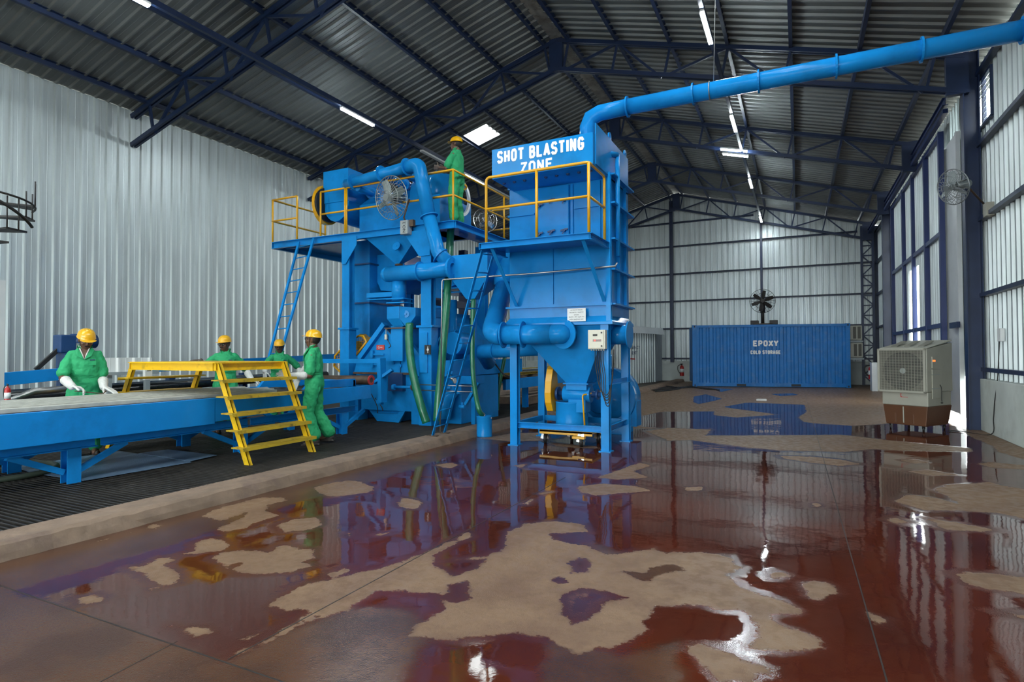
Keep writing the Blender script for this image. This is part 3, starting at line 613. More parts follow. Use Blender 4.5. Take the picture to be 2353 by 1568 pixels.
# legs and cross braces
legs = [(-4.04, 8.28), (-2.55, 8.28), (-2.55, 9.38), (-4.04, 9.38)]
for xx, yy in legs:
    m = MB(); m.ibeam((xx, yy, .012), (xx, yy, 1.9), .12, .12, .012, up=Y); m.box((xx-.09, yy-.09, 0), (xx+.09, yy+.09, .014)); m.build('leg', BLUE, t)
for (a, b) in ((0, 1), (1, 2), (2, 3), (3, 0)):
    m = MB(); a_, b_ = legs[a], legs[b]; m.channel((*a_, .32), (*b_, .32), .06, .09, .008); m.build('brace', BLUE, t)
m = MB(); m.angle((-2.52, 8.3, .98), (-2.52, 9.4, .98), .07, .01); m.build('brace', BLUE, t)
# rotary valve, its drive and yellow guard
rv = MB(); rv.tube([(hx-.25, hy, .80), (hx+.2, hy, .80)], .13, 18); rv.box((hx-.17, hy-.15, .87), (hx+.17, hy+.15, .99)); rv.box((hx-.14, hy-.13, .52), (hx+.14, hy+.13, .72)); rv.box((hx-.21, hy-.19, .96), (hx+.21, hy+.19, .98)); rvo = rv.build('rotary_valve', BLUE, t, .004)
m = MB(); m.tube([(hx-.38, hy, .8), (hx+.42, hy, .8)], .045, 12); m.disc((hx+.3, hy, .8), X, .08, .03); m.disc((hx-.36, hy, .8), X, .11, .04); m.build('shaft', DKBLUE, rvo)
m = MB(); pts = [(hy-.09, 1.19), (hy-.17, .95), (hy-.19, .8), (hy-.15, .62), (hy-.05, .5)]
m.prism([(hx-.52, y, z) for y, z in [(hy-.02, 1.24), (hy-.10, 1.19), (hy-.17, 1.0), (hy-.2, .82), (hy-.18, .66), (hy-.10, .52), (hy+.04, .5), (hy+.12, .62), (hy+.14, .82), (hy+.1, 1.05), (hy+.06, 1.2)]], (.11, 0, 0)); m.build('belt_guard', YEL, t, .008, label='yellow curved belt guard')
# platform, struts, rails
pz = 3.06
m = MB(); m.box((-4.15, 7.36, pz-.012), (bx1, by0, pz)); m.channel((-4.15, 7.36, pz-.045), (bx1, 7.36, pz-.045), .05, .09, .008); m.channel((bx1, 7.36, pz-.045), (bx1, by0, pz-.045), .05, .09, .008); m.channel((-4.15, 7.36, pz-.045), (-4.15, by0, pz-.045), .05, .09, .008); m.build('platform', BLUE, t)
for a, b in (((-4.02, 7.42, pz-.08), (-3.98, by0-.05, 2.18)), ((-2.62, 7.42, pz-.08), (-2.56, by0-.05, 2.2))):
    m = MB(); m.angle(a, b, .055, .008); m.build('strut', BLUE, t)
rt = 4.02; r_ = .021
rl = MB(); A = V((-4.07, 7.4, pz)); B = V((-2.5, 7.4, pz)); Cc = V((-2.5, 8.1, pz)); up = Z*(rt-pz)
rl.tube([A]+arc(A, A+up, B+up, .06)+arc(A+up, B+up, Cc+up, .05)+arc(B+up, Cc+up, Cc, .05)+[Cc], r_, 10); rl.build('guard_rail', YEL, t, label='yellow top rail')
m = MB(); mid = Z*.50; m.tube([A+mid, B+mid, Cc+mid], r_*.9, 10); m.build('guard_rail', YEL, t, label='yellow middle rail')
for p in (B, (A+B)/2+X*.02):
    m = MB(); m.tube([p, p+up], r_, 10); m.build('rail_post', YEL, t, label='yellow rail post')
# lettering and plates
PNL = 7.5
a = PY(1143, 372, PNL); tx = MB
block('lettering', 'SHOT BLASTING', LETTER, (-3.935, PNL-.001, 4.235), X, Z, .185, 1.34, t, label='white painted lettering of the words SHOT BLASTING')
block('lettering', 'ZONE', LETTER, (-3.56, PNL-.001, 4.035), X, Z, .165, .50, t, label='white painted word ZONE')
sg = MB(); s0, s1 = PY(1304, 739.5, by0-.07), PY(1346, 708, by0-.07); sg.box((s0.x, by0-.076, s0.z), (s1.x, by0-.068, s1.z)); sg.box((s0.x+.02, by0-.068, s0.z+.1), (s1.x-.02, by0, s0.z+.14)); sg = sg.build('safety_sign', WHITE, t, label='white plate reading always wear helmets and safety shoes')
sw = s1.x-s0.x; cx = (s0.x+s1.x)/2; hh = s1.z-s0.z
for i, (bd, wd) in enumerate((('ALWAYS WEAR', .66), ('HELMETS / SAFETY', .78), ('SHOES', .27), ('हेलमेट और जूतों का', .84), ('सदैव इस्तेमाल करें', .76))):
    text('lettering', bd, INK, (cx, by0-.077, s1.z-hh*(.13+.185*i)-.008), X, Z, hh*.085 if i < 3 else hh*.12, sw*wd, sg, depth=.001, align='CENTER')
# side inlet stub with blank flange
m = MB(); m.tube([(bx1-.2, 8.75, 1.73), (bx1+.14, 8.75, 1.73)], .15, 24); m.disc((bx1+.15, 8.75, 1.73), X, .21, .02, 28); m.build('inlet_stub', BLUE, t)
# control box on the front leg
cb = thing('control_box', 'cream control box with red lit display on the collector leg', 'control box', (-2.66, 8.14, 1.5))
b0, b1 = PY(1351, 803, 8.1), PY(1390, 758, 8.1)
m = MB(); m.box((b0.x, 8.1, b0.z), (b1.x, 8.215, b1.z)); m.build('housing', CREAM, cb, .006)
m = MB(); m.box((b0.x+.012, 8.088, b0.z+.015), (b1.x-.02, 8.1, b1.z-.012)); dd = m.build('door', CREAM, cb, .004)
hx0, hz0 = b0.x+.012, b0.z+.015; ww, hh = b1.x-b0.x-.032, b1.z-b0.z-.027
m = MB(); m.box((hx0+ww*.3, 8.084, hz0+hh*.38), (hx0+ww*.85, 8.089, hz0+hh*.50)); m.build('display', mat('dark red display', (.10, .008, .01), .2), dd)
m = MB(); m.ell((hx0+ww*.44, 8.083, hz0+hh*.44), (.012, .005, .010)); m.build('led', LEDR, dd)
m = MB(); m.box((hx0+ww*.3, 8.084, hz0+hh*.69), (hx0+ww*.6, 8.089, hz0+hh*.80)); m.build('nameplate', BLACK, dd)
for zz in (.88, .12): m = MB(); m.disc((hx0+ww*.88, 8.085, hz0+hh*zz), Y, .012, .012, 12); m.build('lock', BLACK, dd)
m = MB()
for i in range(6): m.tube([(b0.x+.035+i*.037, 8.16, b0.z-.022), (b0.x+.035+i*.037, 8.16, b0.z+.002)], .011, 10)
m.build('gland', CREAM, cb)
for i in range(5):
    x0 = b0.x+.09+i*.03; m = MB(); m.tube(spline([(x0, 8.16, b0.z-.01), (x0+.0, 8.16, 1.32), (x0+.04, 8.13, 1.12), (x0+.08-.01*i, 8.12, .95-.05*i), (-2.50+.01*i, 8.14, .84-.035*i), (-2.44, 8.2, 1.0), (-2.44, 8.32, 1.3+.05*i)], 6), .0065, 7)
    tag(m.build('cable', BLACK), 'black cable hanging below the cream control box', 'cable', 'cables under the control box')
# steel air line running from the tower to the machine
m = MB(); q = [PY(1413, 612, 8.12), PY(1210, 630, 8.0), PY(1016, 643, 7.95)]
m.tube([q[0]+V((0, .1, .06)), q[0]]+[q[0], q[1]][1:]+arc(q[1], q[2], V((q[2].x-.02, 7.95, .3)), .04)+[V((q[2].x-.03, 7.93, .16))], .013, 10)
tag(m.build('air_pipe', STEEL), 'thin bare steel air pipe running along the tower then straight down', 'pipe')
# ---------------------------------------------------------------- duct from the tower out through the right wall
dt = thing('overhead_duct', 'long blue round duct crossing overhead from the tower to the right wall', 'duct', (-2.8, 8.3, 4.46))
e = V((-2.82, 8.3, 5.05)); m = MB(); m.tube([(-2.82, 8.3, 4.45), (-2.82, 8.3, 4.86), (-2.76, 8.3, 4.99), (-2.62, 8.3, 5.045), (-2.2, 8.3, 5.055)], .115, 22); m.build('elbow', BLUE, dt)
m = MB(); m.tube([(-2.2, 8.3, 5.055), (3.25, 8.3, 5.055)], .115, 22); m.build('run', BLUE, dt)
for xx in (-2.2, -1.27, -.43, .47, 1.36, 2.3):
    m = MB(); m.ring((xx, 8.3, 5.055), X, .11, .15, .022, 24); m.build('flange', BLUE, dt)
m = MB(); m.ring((-2.82, 8.3, 4.47), Z, .1, .15, .02); m.build('flange', BLUE, dt)
m = MB(); m.torus((-1.05, 8.3, 5.055), X, .122, .008); m.tube([(-1.0, 8.3, 5.17), (-.95, 8.55, 8.0)], .006, 6); m.build('hanger', STEEL, dt)
# ---------------------------------------------------------------- ladder to the tower platform
def ladder(name, label, a0, a1, b0, b1, n, r=(.035, .05), mt=BLUE, group=None, rung=.011):
    L = thing(name, label, 'ladder', tuple((V(a0)+V(b0))/2), group=group)
    for p, q in ((a0, a1), (b0, b1)): m = MB(); m.bar(p, q, r[0], r[1], up=Y); m.build('stile', mt, L)
    for i in range(n):
        k = (i+.6)/(n+.1); m = MB(); m.tube([V(a0).lerp(V(a1), k), V(b0).lerp(V(b1), k)], rung, 8); m.build('rung', mt, L)
    return L
f0, f1 = PZ(994, 1003, .13), PZ(1021, 996, .13)
Lt = ladder('ladder', 'steep blue ladder standing on the kerb up to the tower platform', f0, PY(1112, 562, 7.42), f1, PY(1139, 566, 7.80), 11, (.014, .06))
for f in (f0, f1): m = MB(); m.box((f.x-.09, f.y-.04, .135), (f.x+.09, f.y+.04, .145)); m.build('foot_plate', RUST, Lt)
# ---------------------------------------------------------------- pipe from the machine hopper into the tower
pp = thing('inlet_duct', 'fat blue elbowed duct bending into the front of the collector hopper', 'duct', (-4.3, 8.1, 1.73))
P0 = PY(1167, 605, 9.6); P1 = PY(1160, 655, 9.2); P2 = PY(1128, 762, 8.0); P3 = PY(1290, 768, 8.13)
m = MB(); m.tube([P0+V((-.9, .3, .02)), P0, P1+Z*.1, P1], .2, 24); m.build('upper_bend', BLUE, pp)
P2b = V((P2.x, P2.y, P3.z)); m = MB(); m.tube([P1]+arc(P1, P2b, P3, .22, 5), .165, 24); m.build('elbow', BLUE, pp)
Q = arc(P1, P2b, P3, .22, 5)[-1]; dd = (P3-Q).normalized(); m = MB(); m.tube([Q, P3-dd*.15], .15, 24); m.build('run', BLUE, pp)
dd = (P3-Q).normalized()
for k in (.02, .36): m = MB(); m.ring(Q.lerp(P3, k), dd, .145, .205, .02); m.build('flange', BLUE, pp)
m = MB(); m.ring(P3+V((.02, .05, 0)), (.3, .95, 0), .13, .225, .025, 30); m.build('flange', BLUE, pp)
m = MB(); m.tube([P3-dd*.2, P3-dd*.02, P3+V((.05, .3, 0))], .148, 24); m.build('stub', BLUE, pp)
P = [PY(1108, 808, 9.6), PY(1250, 800, 9.45)]
m = MB(); m.tube([P[0]+V((-.12, .5, -.25)), P[0]+V((-.1, .2, -.03)), P[0], P[1]], .135, 22); m.ring(P[0].lerp(P[1], .22), P[1]-P[0], .13, .16, .02)
tag(m.build('suction_duct', BLUE), 'blue horizontal duct running behind the front tower leg', 'duct')
# ---------------------------------------------------------------- things under and beside the tower
def drum(name, label, c, r, h, mt, group=None, rim=True):
    o = thing(name, label, 'drum', c, group=group); m = MB(); x, y, z = c
    m.lathe((x, y, z), Z, [(0, 0), (0, r), (.01, r+.004), (.02, r), (h-.02, r), (h-.01, r+.006), (h, r), (h, r-.012), (.03, r-.012), (.03, 0)], 32); m.build('body', mt, o); return o
bk = drum('bucket', 'blue open bucket by the kerb with a green hose in it', (-4.93, 8.72, 0), .135, .36, BLUE)
bp = PZ(1113, 1003)
bk.location = (bp.x, bp.y, 0)
for s in (-1, 1): m = MB(); m.ell((bp.x+s*.14, bp.y, .325), .014); m.build('bail_ear', CHROME, bk)
tp = PY(1313, 1000, 8.72)
tr = thing('trolley', 'low yellow trolley on silver castors under the tower', 'trolley', (tp.x, 8.8, 0))
m = MB(); m.box((tp.x-.46, 8.5, .20), (tp.x+.42, 9.1, .235)); m.box((tp.x-.46, 8.5, .17), (tp.x+.42, 8.52, .235)); m.box((tp.x+.12, 8.42, .13), (tp.x+.32, 8.5, .17)); m.build('deck', YEL, tr, .004)
for xx, yy in ((-.40, 8.6), (.24, 8.5), (.36, 8.98), (-.1, 9.0)):
    m = MB(); m.disc((tp.x+xx, yy, .085), (1, .4, 0), .085, .045, 22); w_ = m.build('wheel', BLACK, tr)
    m = MB(); m.disc((tp.x+xx, yy, .085), (1, .4, 0), .05, .06, 16); m.bar((tp.x+xx-.045, yy-.03, .08), (tp.x+xx-.02, yy, .2), .05, .012); m.bar((tp.x+xx+.045, yy-.0, .08), (tp.x+xx+.02, yy, .2), .05, .012); m.build('castor_fork', CHROME, w_)
hp = [V((tp.x+.30, 8.52, .23)), V((tp.x+.26, 8.52, .80)), V((tp.x+.50, 9.0, .85)), V((tp.x+.54, 9.0, .23))]
m = MB(); m.tube([hp[0]]+arc(hp[0], hp[1], hp[2], .04)+arc(hp[1], hp[2], hp[3], .04)+[hp[3]], .013, 10); m.build('push_handle', YEL, tr)
drum('dust_drum', 'wide blue drum on the yellow trolley under the rotary valve', (tp.x-.02, 8.8, .235), .26, .44, BLUE)
# blower beside the tower
bl = thing("blower", 'big blue centrifugal blower with round casing behind the tower legs', 'blower', (-3.1, 10.2, 0))
m = MB(); c = V((-3.1, 10.25, .65)); m.disc(c, Y, .53, .42, 40); m.build('scroll_casing', BLUE, bl, .01)
m = MB(); m.lathe(c-Y*.22, -Y, [(0, .42), (.02, .42), (.1, .34), (.34, .24), (.36, .24), (.36, .0)], 32); m.build('inlet_cone', BLUE, bl)
m = MB(); m.box((-3.5, 10.05, 0), (-2.75, 10.6, .3)); m.box((-2.75, 10.1, .15), (-2.56, 10.45, .6)); m.build('pedestal', BLUE, bl, .006)
m = MB(); m.tube([(c.x, 10.45, c.z), (c.x, 10.95, c.z)], .2, 20); m.build('motor', DKBLUE, bl)
m = MB(); m.tube([(-3.2, 10.1, .8), (-3.2, 10.1, 1.42)], .2, 22); m.build('outlet', BLUE, bl)
# green suction hose dropping into the bucket and clear of the ladder
def hose(label, pts, r=.05, clamp=None, cat='hose', mt=GREENH):
    o = thing('hose', label, cat, tuple(V(pts[-1]))); m = MB(); m.tube(spline(pts, 8), r, 14); m.build('tube', mt, o)
    if clamp: m = MB(); a, b = V(pts[-1]), V(pts[-2]); d_ = (b-a).normalized(); m.tube([a+d_*.0, a+d_*.06], r+.006, 14); m.build('clamp', CHROME, o)
    return o
hose('green hose hanging from the drop hopper into the blue bucket', [PY(1088, 688, 8.95), PY(1086, 760, 8.93), PY(1086, 840, 8.9), PY(1091, 895, 8.85), PY(1100, 940, 8.74), V((bp.x-.03, bp.y+.02, .34))], .042, True)
# ================================================================ shot blasting machine
MY = 8.9
def P9(x, y, d=0.0): return PY(x, y, MY+d)
mc = thing('blasting_machine', 'large blue shot blasting machine with raised deck, hoppers and pipes', 'blasting machine', (-7.2, 9.8, .12))
def part(m, name, bevel=.004, mt=None, parent=None, label=None): return m.build(name, mt or BLUE, parent or mc, bevel, label=label)
# --- columns
cx0, cx1 = P9(787, 600).x, P9(803, 600).x; rx0, rx1 = P9(968, 640).x, P9(991, 640).x
for i, (a, b, yy) in enumerate(((cx0, cx1, MY+.07), (rx0, rx1, MY+.07), (cx0, cx1, MY+2.1), (rx0, rx1, MY+2.1))):
    m = MB(); xm = (a+b)/2; w = b-a; m.ibeam((xm, yy, 1.9), (xm, yy, 3.76), w, .16, .014, up=Y); part(m, 'column', 0)
    m = MB(); m.box((xm-w*.62, yy-.11, .12), (xm+w*.62, yy+.11, 1.93)); m.box((xm-w*.8, yy-.14, 1.93), (xm+w*.8, yy+.14, 1.97)); part(m, 'column_base')
# --- deck beams, deck plate, gussets
dz = 3.86; dl = P9(627, 557).x; dr_ = P9(1046, 500).x
m = MB(); m.channel((dl, MY, dz-.07), (dr_, MY, dz-.07), .07, .14, .012, up=Z); part(m, 'deck_beam', 0)
m = MB(); m.channel((dr_, MY, dz-.07), (dr_, MY+3.1, dz-.07), .07, .14, .012); part(m, 'deck_beam', 0)
m = MB(); m.channel((dl, MY, dz-.07), (dl, MY+2.2, dz-.07), .07, .14, .012); part(m, 'deck_beam', 0)
m = MB(); m.box((dl, MY+.02, dz-.03), (cx0-.4, MY+2.2, dz-.01)); m.box((rx1-.1, MY+.02, dz-.03), (dr_-.02, MY+3.1, dz-.01)); m.box((cx0-.4, MY+.02, dz-.03), (rx1, MY+.5, dz-.012)); m.box((dl+.05, MY+.3, dz-.1), (cx0, MY+.36, dz-.03)); part(m, 'deck_plate', 0)
m = MB(); m.prism([(cx0+.02, MY-.045, dz-.08), (cx0+.40, MY-.045, dz-.08), (cx0+.40, MY-.045, dz-.26), (cx0+.12, MY-.045, dz-.62), (cx0+.02, MY-.045, dz-.62)], (0, .012, 0)); part(m, 'gusset', 0)
m = MB(); m.prism([(rx1, MY-.045, dz-.12), (rx0-.38, MY-.045, dz-.12), (rx0-.02, MY-.045, dz-.60), (rx1, MY-.045, dz-.60)], (0, .012, 0)); part(m, 'gusset', 0)
# --- separator box, its V hopper and sloping top
s0, s1 = PY(826, 475, MY+.5), PY(986, 470, MY+.5)
m = MB(); m.box((s0.x, MY+.5, dz), (s1.x+.25, MY+1.7, 4.55)); part(m, 'separator_box')
m = MB(); m.prism([(s0.x+.02, MY+.5, 4.55), (s0.x+.02, MY+1.7, 4.55), (s0.x+.02, MY+1.7, 4.85), (s0.x+.02, MY+.9, 4.85)], (s1.x-s0.x, 0, 0)); part(m, 'separator_hood')
a, b, c = P9(838, 546, .05), P9(968, 528, .05), P9(913, 606, .3)
m = MB(); A = [a, b, b+Y*1.0, a+Y*1.0]; q = V((c.x, MY+.35, c.z)); m.loft(A, [q+V((-.05, -.05, 0)), q+V((.05, -.05, 0)), q+V((.05, .05, 0)), q+V((-.05, .05, 0))]); part(m, 'bin_hopper')
m = MB(); m.tube([q+Z*.02, q-Z*.1], .05, 14); m.disc(q-Z*.02, Z, .08, .02); part(m, 'hopper_outlet', 0, RUST)
m = MB(); pc = PY(911, 566, MY+.08); m.disc(pc, (0, -1, .35), .085, .02); m.disc(pc, (0, -1, .35), .02, .05); part(m, 'inspection_cover', 0)
# --- bucket elevator: head, drum, belt guard and long shaft
e0, e1 = PY(743, 385, MY+.2), PY(800, 376, MY+.2); eb = PY(760, 508, MY+.2)
hz0 = eb.z+.38; cxm = (e0.x+e1.x)/2
m = MB(); m.box((e0.x, MY+.2, hz0), (e1.x, MY+1.35, 5.27)); part(m, 'elevator_head')
m = MB(); n_ = 14
prof_ = [(e0.x+(e1.x-e0.x)*(.5-.5*math.cos(PI*i/n_)), hz0-.40*math.sin(PI*i/n_)) for i in range(n_+1)]
m.prism([(x, MY+.22, z) for x, z in prof_], (0, 1.1, 0)); part(m, 'elevator_drum', 0)
m = MB(); gy = MY+.38
for xx in (0,):
    m.prism([(e0.x-.02, gy-.36*math.cos(t_), hz0+.02+.42*math.sin(t_)) for t_ in np.linspace(-2.2, 2.2, 16)], (-.13, 0, 0))
part(m, 'belt_guard', .01, YEL, label='round yellow belt guard')
m = MB(); m.tube([(e0.x-.02, gy-.05, hz0), (e0.x+.03, gy-.05, hz0)], .36, 24); part(m, 'pulley', 0, BLACK)
m = MB(); m.tube([(e0.x-.75, MY+1.1, hz0+.22), (e0.x-.05, MY+.9, hz0+.32)], .06, 12); part(m, 'motor_arm', 0, BLACK)
l0, l1 = PY(804, 650, MY+.55), PY(849, 650, MY+.55)
m = MB(); m.box((l0.x, MY+.55, .12), (l1.x, MY+1.6, 3.82)); part(m, 'elevator_shaft')
for zz in (PY(830, 608, MY+.55).z, PY(830, 697, MY+.55).z): m = MB(); m.box((l0.x-.05, MY+.5, zz-.015), (l1.x+.04, MY+1.65, zz+.015)); part(m, 'shaft_flange', 0, DKBLUE)
# dark inner bin behind
i0, i1 = PY(858, 590, MY+.8), PY(925, 600, MY+.8)
m = MB(); m.prism([PY(858, 587, MY+.8), PY(925, 583, MY+.8), PY(935, 640, MY+.8), PY(905, 670, MY+.8), PY(875, 668, MY+.8), PY(858, 627, MY+.8)], (0, .9, 0)); part(m, 'inner_bin')
# cross ties at the back
for zz in (2.15, 2.95): m = MB(); m.bar((cx1, MY+2.1, zz), (rx0, MY+2.1, zz), .12, .14); part(m, 'tie_beam', 0, NAVY)
m = MB(); m.bar((rx0, MY+.1, 2.45), (rx0, MY+2.1, 2.45), .1, .14); part(m, 'tie_beam', 0, NAVY)
m = MB(); m.box((rx0-.35, MY+1.9, .12), (rx0-.2, MY+2.05, 3.7)); part(m, 'inner_post', 0, NAVY)
# --- suction manifold
g0, g1 = PY(797, 424, 8.95), PY(936, 384, 8.75)
gd = (g1-g0).normalized(); k0, k1, k2, k3 = g1+gd*.22, PY(986, 497, 8.7), PY(1007, 580, 8.72), PY(1032, 606, 8.78)
top = PY(962, 377, 8.72)
m = MB(); m.tube([g0, g1], .105, 20); part(m, 'manifold', 0)
m = MB(); m.ell(g0, (.10, .10, .10)); part(m, 'manifold_end', 0)
m = MB(); m.tube([g1]+arc(g1, top, PY(975, 430, 8.7), .13, 6)+[k1], .125, 20); part(m, 'down_pipe', 0)
m = MB(); m.tube([k1]+arc(k1, k2, k3, .1, 4)+[k3], .125, 20); part(m, 'down_pipe', 0)
for p, d_ in ((g0.lerp(g1, .13), gd), (g0.lerp(g1, .6), gd), (g1, gd), (k1, k2-k1), (PY(1012, 588, 8.73), k3-k2)): m = MB(); m.ring(p, d_, .1, .165, .018); part(m, 'flange', 0)
for (x, y), (u, w) in (((820, 430), (862, 447)), ((893, 408), (936, 428)), ((930, 400), (975, 420))):
    m = MB(); p, q = PY(x, y, 8.95), PY(u, w, MY+.95); m.tube([p, p.lerp(q, .75), q], [.075, .08, .105], 16); part(m, 'branch_pipe', 0)
    m = MB(); m.ring(p.lerp(q, .8), q-p, .07, .13, .05); part(m, 'branch_cuff', 0)
# --- horizontal suction pipe, its drop and valve box
h0, h1 = PY(892, 631, 8.75), PY(1036, 618, 8.75)
m = MB(); m.tube([h0, h1], .145, 22); part(m, 'suction_pipe', 0)
m = MB(); m.ell(h0, (.145, .145, .145)); part(m, 'suction_pipe_end', 0)
for k in (.53, 1.0): m = MB(); m.ring(h0.lerp(h1, k), h1-h0, .14, .185, .022); part(m, 'flange', 0)
v0 = PY(917, 655, 8.85); m = MB(); m.tube([v0+Z*.1, V((v0.x, v0.y, PY(920, 692, 8.85).z))], .135, 20); part(m, 'drop_pipe', 0)
for y_ in (688, 697): m = MB(); p = PY(918, y_, 8.85); m.box((p.x-.2, 8.7, p.z-.01), (p.x+.2, 9.0, p.z+.01)); part(m, 'flange', 0)
p, q = PY(842, 685, 8.8), PY(862, 673, 8.8); m = MB(); m.box((p.x, 8.8, p.z), (PY(902, 685, 8.8).x, 8.95, q.z)); m.box((p.x+.02, 8.78, p.z-.05), (PY(905, 685, 8.8).x, 8.95, p.z-.03)); part(m, 'actuator')
vb0, vb1 = PY(889, 733, 8.75), PY(917, 704, 8.75)
m = MB(); w = vb1.x-vb0.x; m.box((vb0.x, 8.75, vb0.z), (vb1.x, 9.05, vb1.z)); m.prism([(vb1.x, 8.76, vb1.z), (vb1.x+.23, 8.95, vb1.z-.02), (vb1.x+.23, 8.95, vb0.z+.05), (vb1.x+.1, 8.85, vb0.z-.18), (vb1.x, 8.76, vb0.z)], (0, .3, 0)); m.loft([V((vb0.x, 8.75, vb0.z)), V((vb1.x, 8.75, vb0.z)), V((vb1.x, 9.05, vb0.z)), V((vb0.x, 9.05, vb0.z))], [V((vb0.x+.09, 8.82, vb0.z-.14)), V((vb1.x+.06, 8.82, vb0.z-.14)), V((vb1.x+.06, 9.05, vb0.z-.14)), V((vb0.x+.09, 9.05, vb0.z-.14))]); part(m, 'valve_box')
m = MB(); p = PY(932, 722, 8.84); m.disc(p, (.5, -1, 0), .07, .02); m.disc(p, (.5, -1, 0), .022, .06); part(m, 'valve_cover', 0)
m = MB(); p = PY(898, 757, 8.86); q = PY(925, 749, 8.86); m.box((p.x, 8.86, PY(905, 830, 8.86).z), (q.x, 9.1, q.z)); part(m, 'chute')
m = MB(); p = PY(885, 755, 8.84); q = PY(938, 754, 8.84); m.box((p.x, 8.82, p.z-.012), (q.x, 9.1, p.z+.012)); part(m, 'chute_flange', 0, RUST)
# --- blasting chamber with doors and fittings
cz = 8.95
pol = [(884, 752), (897, 762), (924, 790), (936, 812), (942, 857), (813, 857), (821, 826), (832, 822), (842, 806)]
m = MB(); m.prism([PY(x, y, cz) for x, y in pol], (0, 1.5, 0)); part(m, 'chamber')
m = MB(); m.bar(PY(829, 824, cz-.03), PY(886, 745, cz-.03), .09, .14, up=Y); part(m, 'edge_beam', 0)
m = MB(); m.bar(PY(884, 752, cz-.02), PY(922, 792, cz-.02), .02, .025, up=Y); m.bar(PY(920, 790, cz-.01), PY(920, 857, cz-.01), .012, .01); part(m, 'door_edge', 0, DKBLUE)
for x, y in ((919, 808), (919, 841)): m = MB(); p = PY(x, y, cz-.03); m.disc(p, Y, .035, .02); m.disc(p, Y, .012, .06); part(m, 'clamp', 0)
m = MB(); p, q = PY(904, 815, cz-.04), PY(904, 836, cz-.04); m.tube([p+Y*.04, p, q, q+Y*.04], .012, 8); part(m, 'door_handle', 0)
for y in (815, 838):
    m = MB(); p, q = PY(853, y, cz-.03), PY(882, y, cz-.03); m.bar(p, q, .02, .03); part(m, 'latch', 0)
    m = MB(); p = PY(855, y-1, cz-.04); m.bar(p-Z*.07, p+Z*.07, .06, .04); part(m, 'latch', 0)
rs0, rs1 = PY(865, 804, cz-.02), PY(883, 793, cz-.02); m = MB(); m.box((rs0.x, cz-.02, rs0.z), (rs1.x, cz-.005, rs1.z)); rs = part(m, 'warning_plate', 0, REDSIGN, label='small red plate with a white symbol')
m = MB(); c_ = (rs0+rs1)/2; m.torus((c_.x-.03, cz-.022, c_.z), Y, .022, .005, 14, 4, .5, 5.2); m.bar((c_.x-.02, cz-.022, c_.z), (c_.x+.05, cz-.022, c_.z), .008, .008); m.build('symbol', WHITE, rs)
m = MB(); p = PY(887, 775, cz-.05); m.tube([p+Z*.05, p-Z*.05], .03, 10); m.tube([p+Z*.05, p+Z*.16, PY(890, 757, cz-.03)], .008, 6); part(m, 'lamp', .004, CREAM)
# right roof flank of the chamber
m = MB(); m.prism([PY(926, 745, cz+.2), PY(944, 748, cz+.2), PY(950, 800, cz+.2), PY(985, 840, cz+.2), PY(985, 858, cz+.2), PY(936, 858, cz+.2)], (0, 1.6, 0)); part(m, 'chamber_flank')
m = MB(); m.bar(PY(946, 792, cz+.15), PY(978, 834, cz+.15), .05, .1, up=Y); part(m, 'edge_beam', 0)
m = MB(); m.box(tuple(PY(948, 800, cz+1.0)), tuple(PY(978, 762, cz+1.3))); part(m, 'wheel_housing', .02, mat('faded blue drum', (.05, .16, .28), .5))
# --- lower body, side boxes and bottom hopper
m = MB(); p, q = PY(830, 968, cz+.05), PY(945, 857, cz+.05); m.box((p.x, cz+.05, .35), (q.x, cz+1.5, q.z)); part(m, 'lower_body')
m = MB(); p, q = PY(812, 861, cz-.02), PY(945, 857, cz-.02); m.box((p.x, cz-.03, q.z-.04), (q.x, cz+.06, q.z)); part(m, 'skirt_rail', 0, RUST)
m = MB(); m.prism([PY(843, 935, cz+.12), PY(952, 905, cz+.12), PY(951, 915, cz+.12), PY(917, 970, cz+.12), PY(866, 968, cz+.12)], (0, 1.2, 0)); part(m, 'bottom_hopper')
m = MB(); m.prism([PY(862, 951, cz+.06), PY(914, 951, cz+.06), PY(940, 918, cz+.06), PY(951, 909, cz+.06), PY(916, 972, cz+.06), PY(866, 968, cz+.06)], (0, .06, 0)); part(m, 'hopper_lip')
m = MB(); p, q = PY(945, 974, cz), PY(1000, 900, cz); m.box((p.x, cz, .12), (q.x, cz+.9, q.z)); part(m, 'side_cabinet')
m = MB(); p, q = PY(1000, 940, cz+.4), PY(1060, 905, cz+.4); m.box((p.x, cz+.4, .12), (q.x, cz+1.9, 1.0)); part(m, 'side_cabinet')
m = MB(); p, q = PY(795, 966, cz+.1), PY(820, 930, cz+.1); m.box((p.x, cz+.1, .12), (q.x+.03, cz+.4, .7)); part(m, 'foot_box')
m = MB(); p, q = PX(1060, 945, -6.0), PX(1112, 945, -6.0); m.box((-6.5, p.y, .12), (-6.0, q.y, 1.02)); cab = part(m, 'side_cabinet')
m = MB(); p = PX(1105, 900, -5.99); m.box((-6.0, p.y-.12, p.z-.08), (-5.985, p.y+.08, p.z+.08)); part(m, 'notice', 0, YEL, cab, label='small yellow notice plate')
m = MB(); p = PX(1100, 870, -6.0); m.box((-6.6, p.y-1.5, 1.02), (-5.75, p.y+1.6, 1.32)); part(m, 'outlet_tunnel')
m = MB(); p = PY(965, 800, cz-.1); q = PY(986, 857, cz-.1); m.box((p.x, cz-.12, q.z), (q.x-.03, cz+.1, PY(975, 765, cz).z)); part(m, 'post_sleeve')
m = MB(); p, q = PY(976, 815, cz-.13), PY(990, 793, cz-.13); m.box((p.x, cz-.14, p.z), (q.x, cz-.125, q.z)); hk = part(m, 'hook_plate', 0, BLACK, label='black plate with a pale hook symbol')
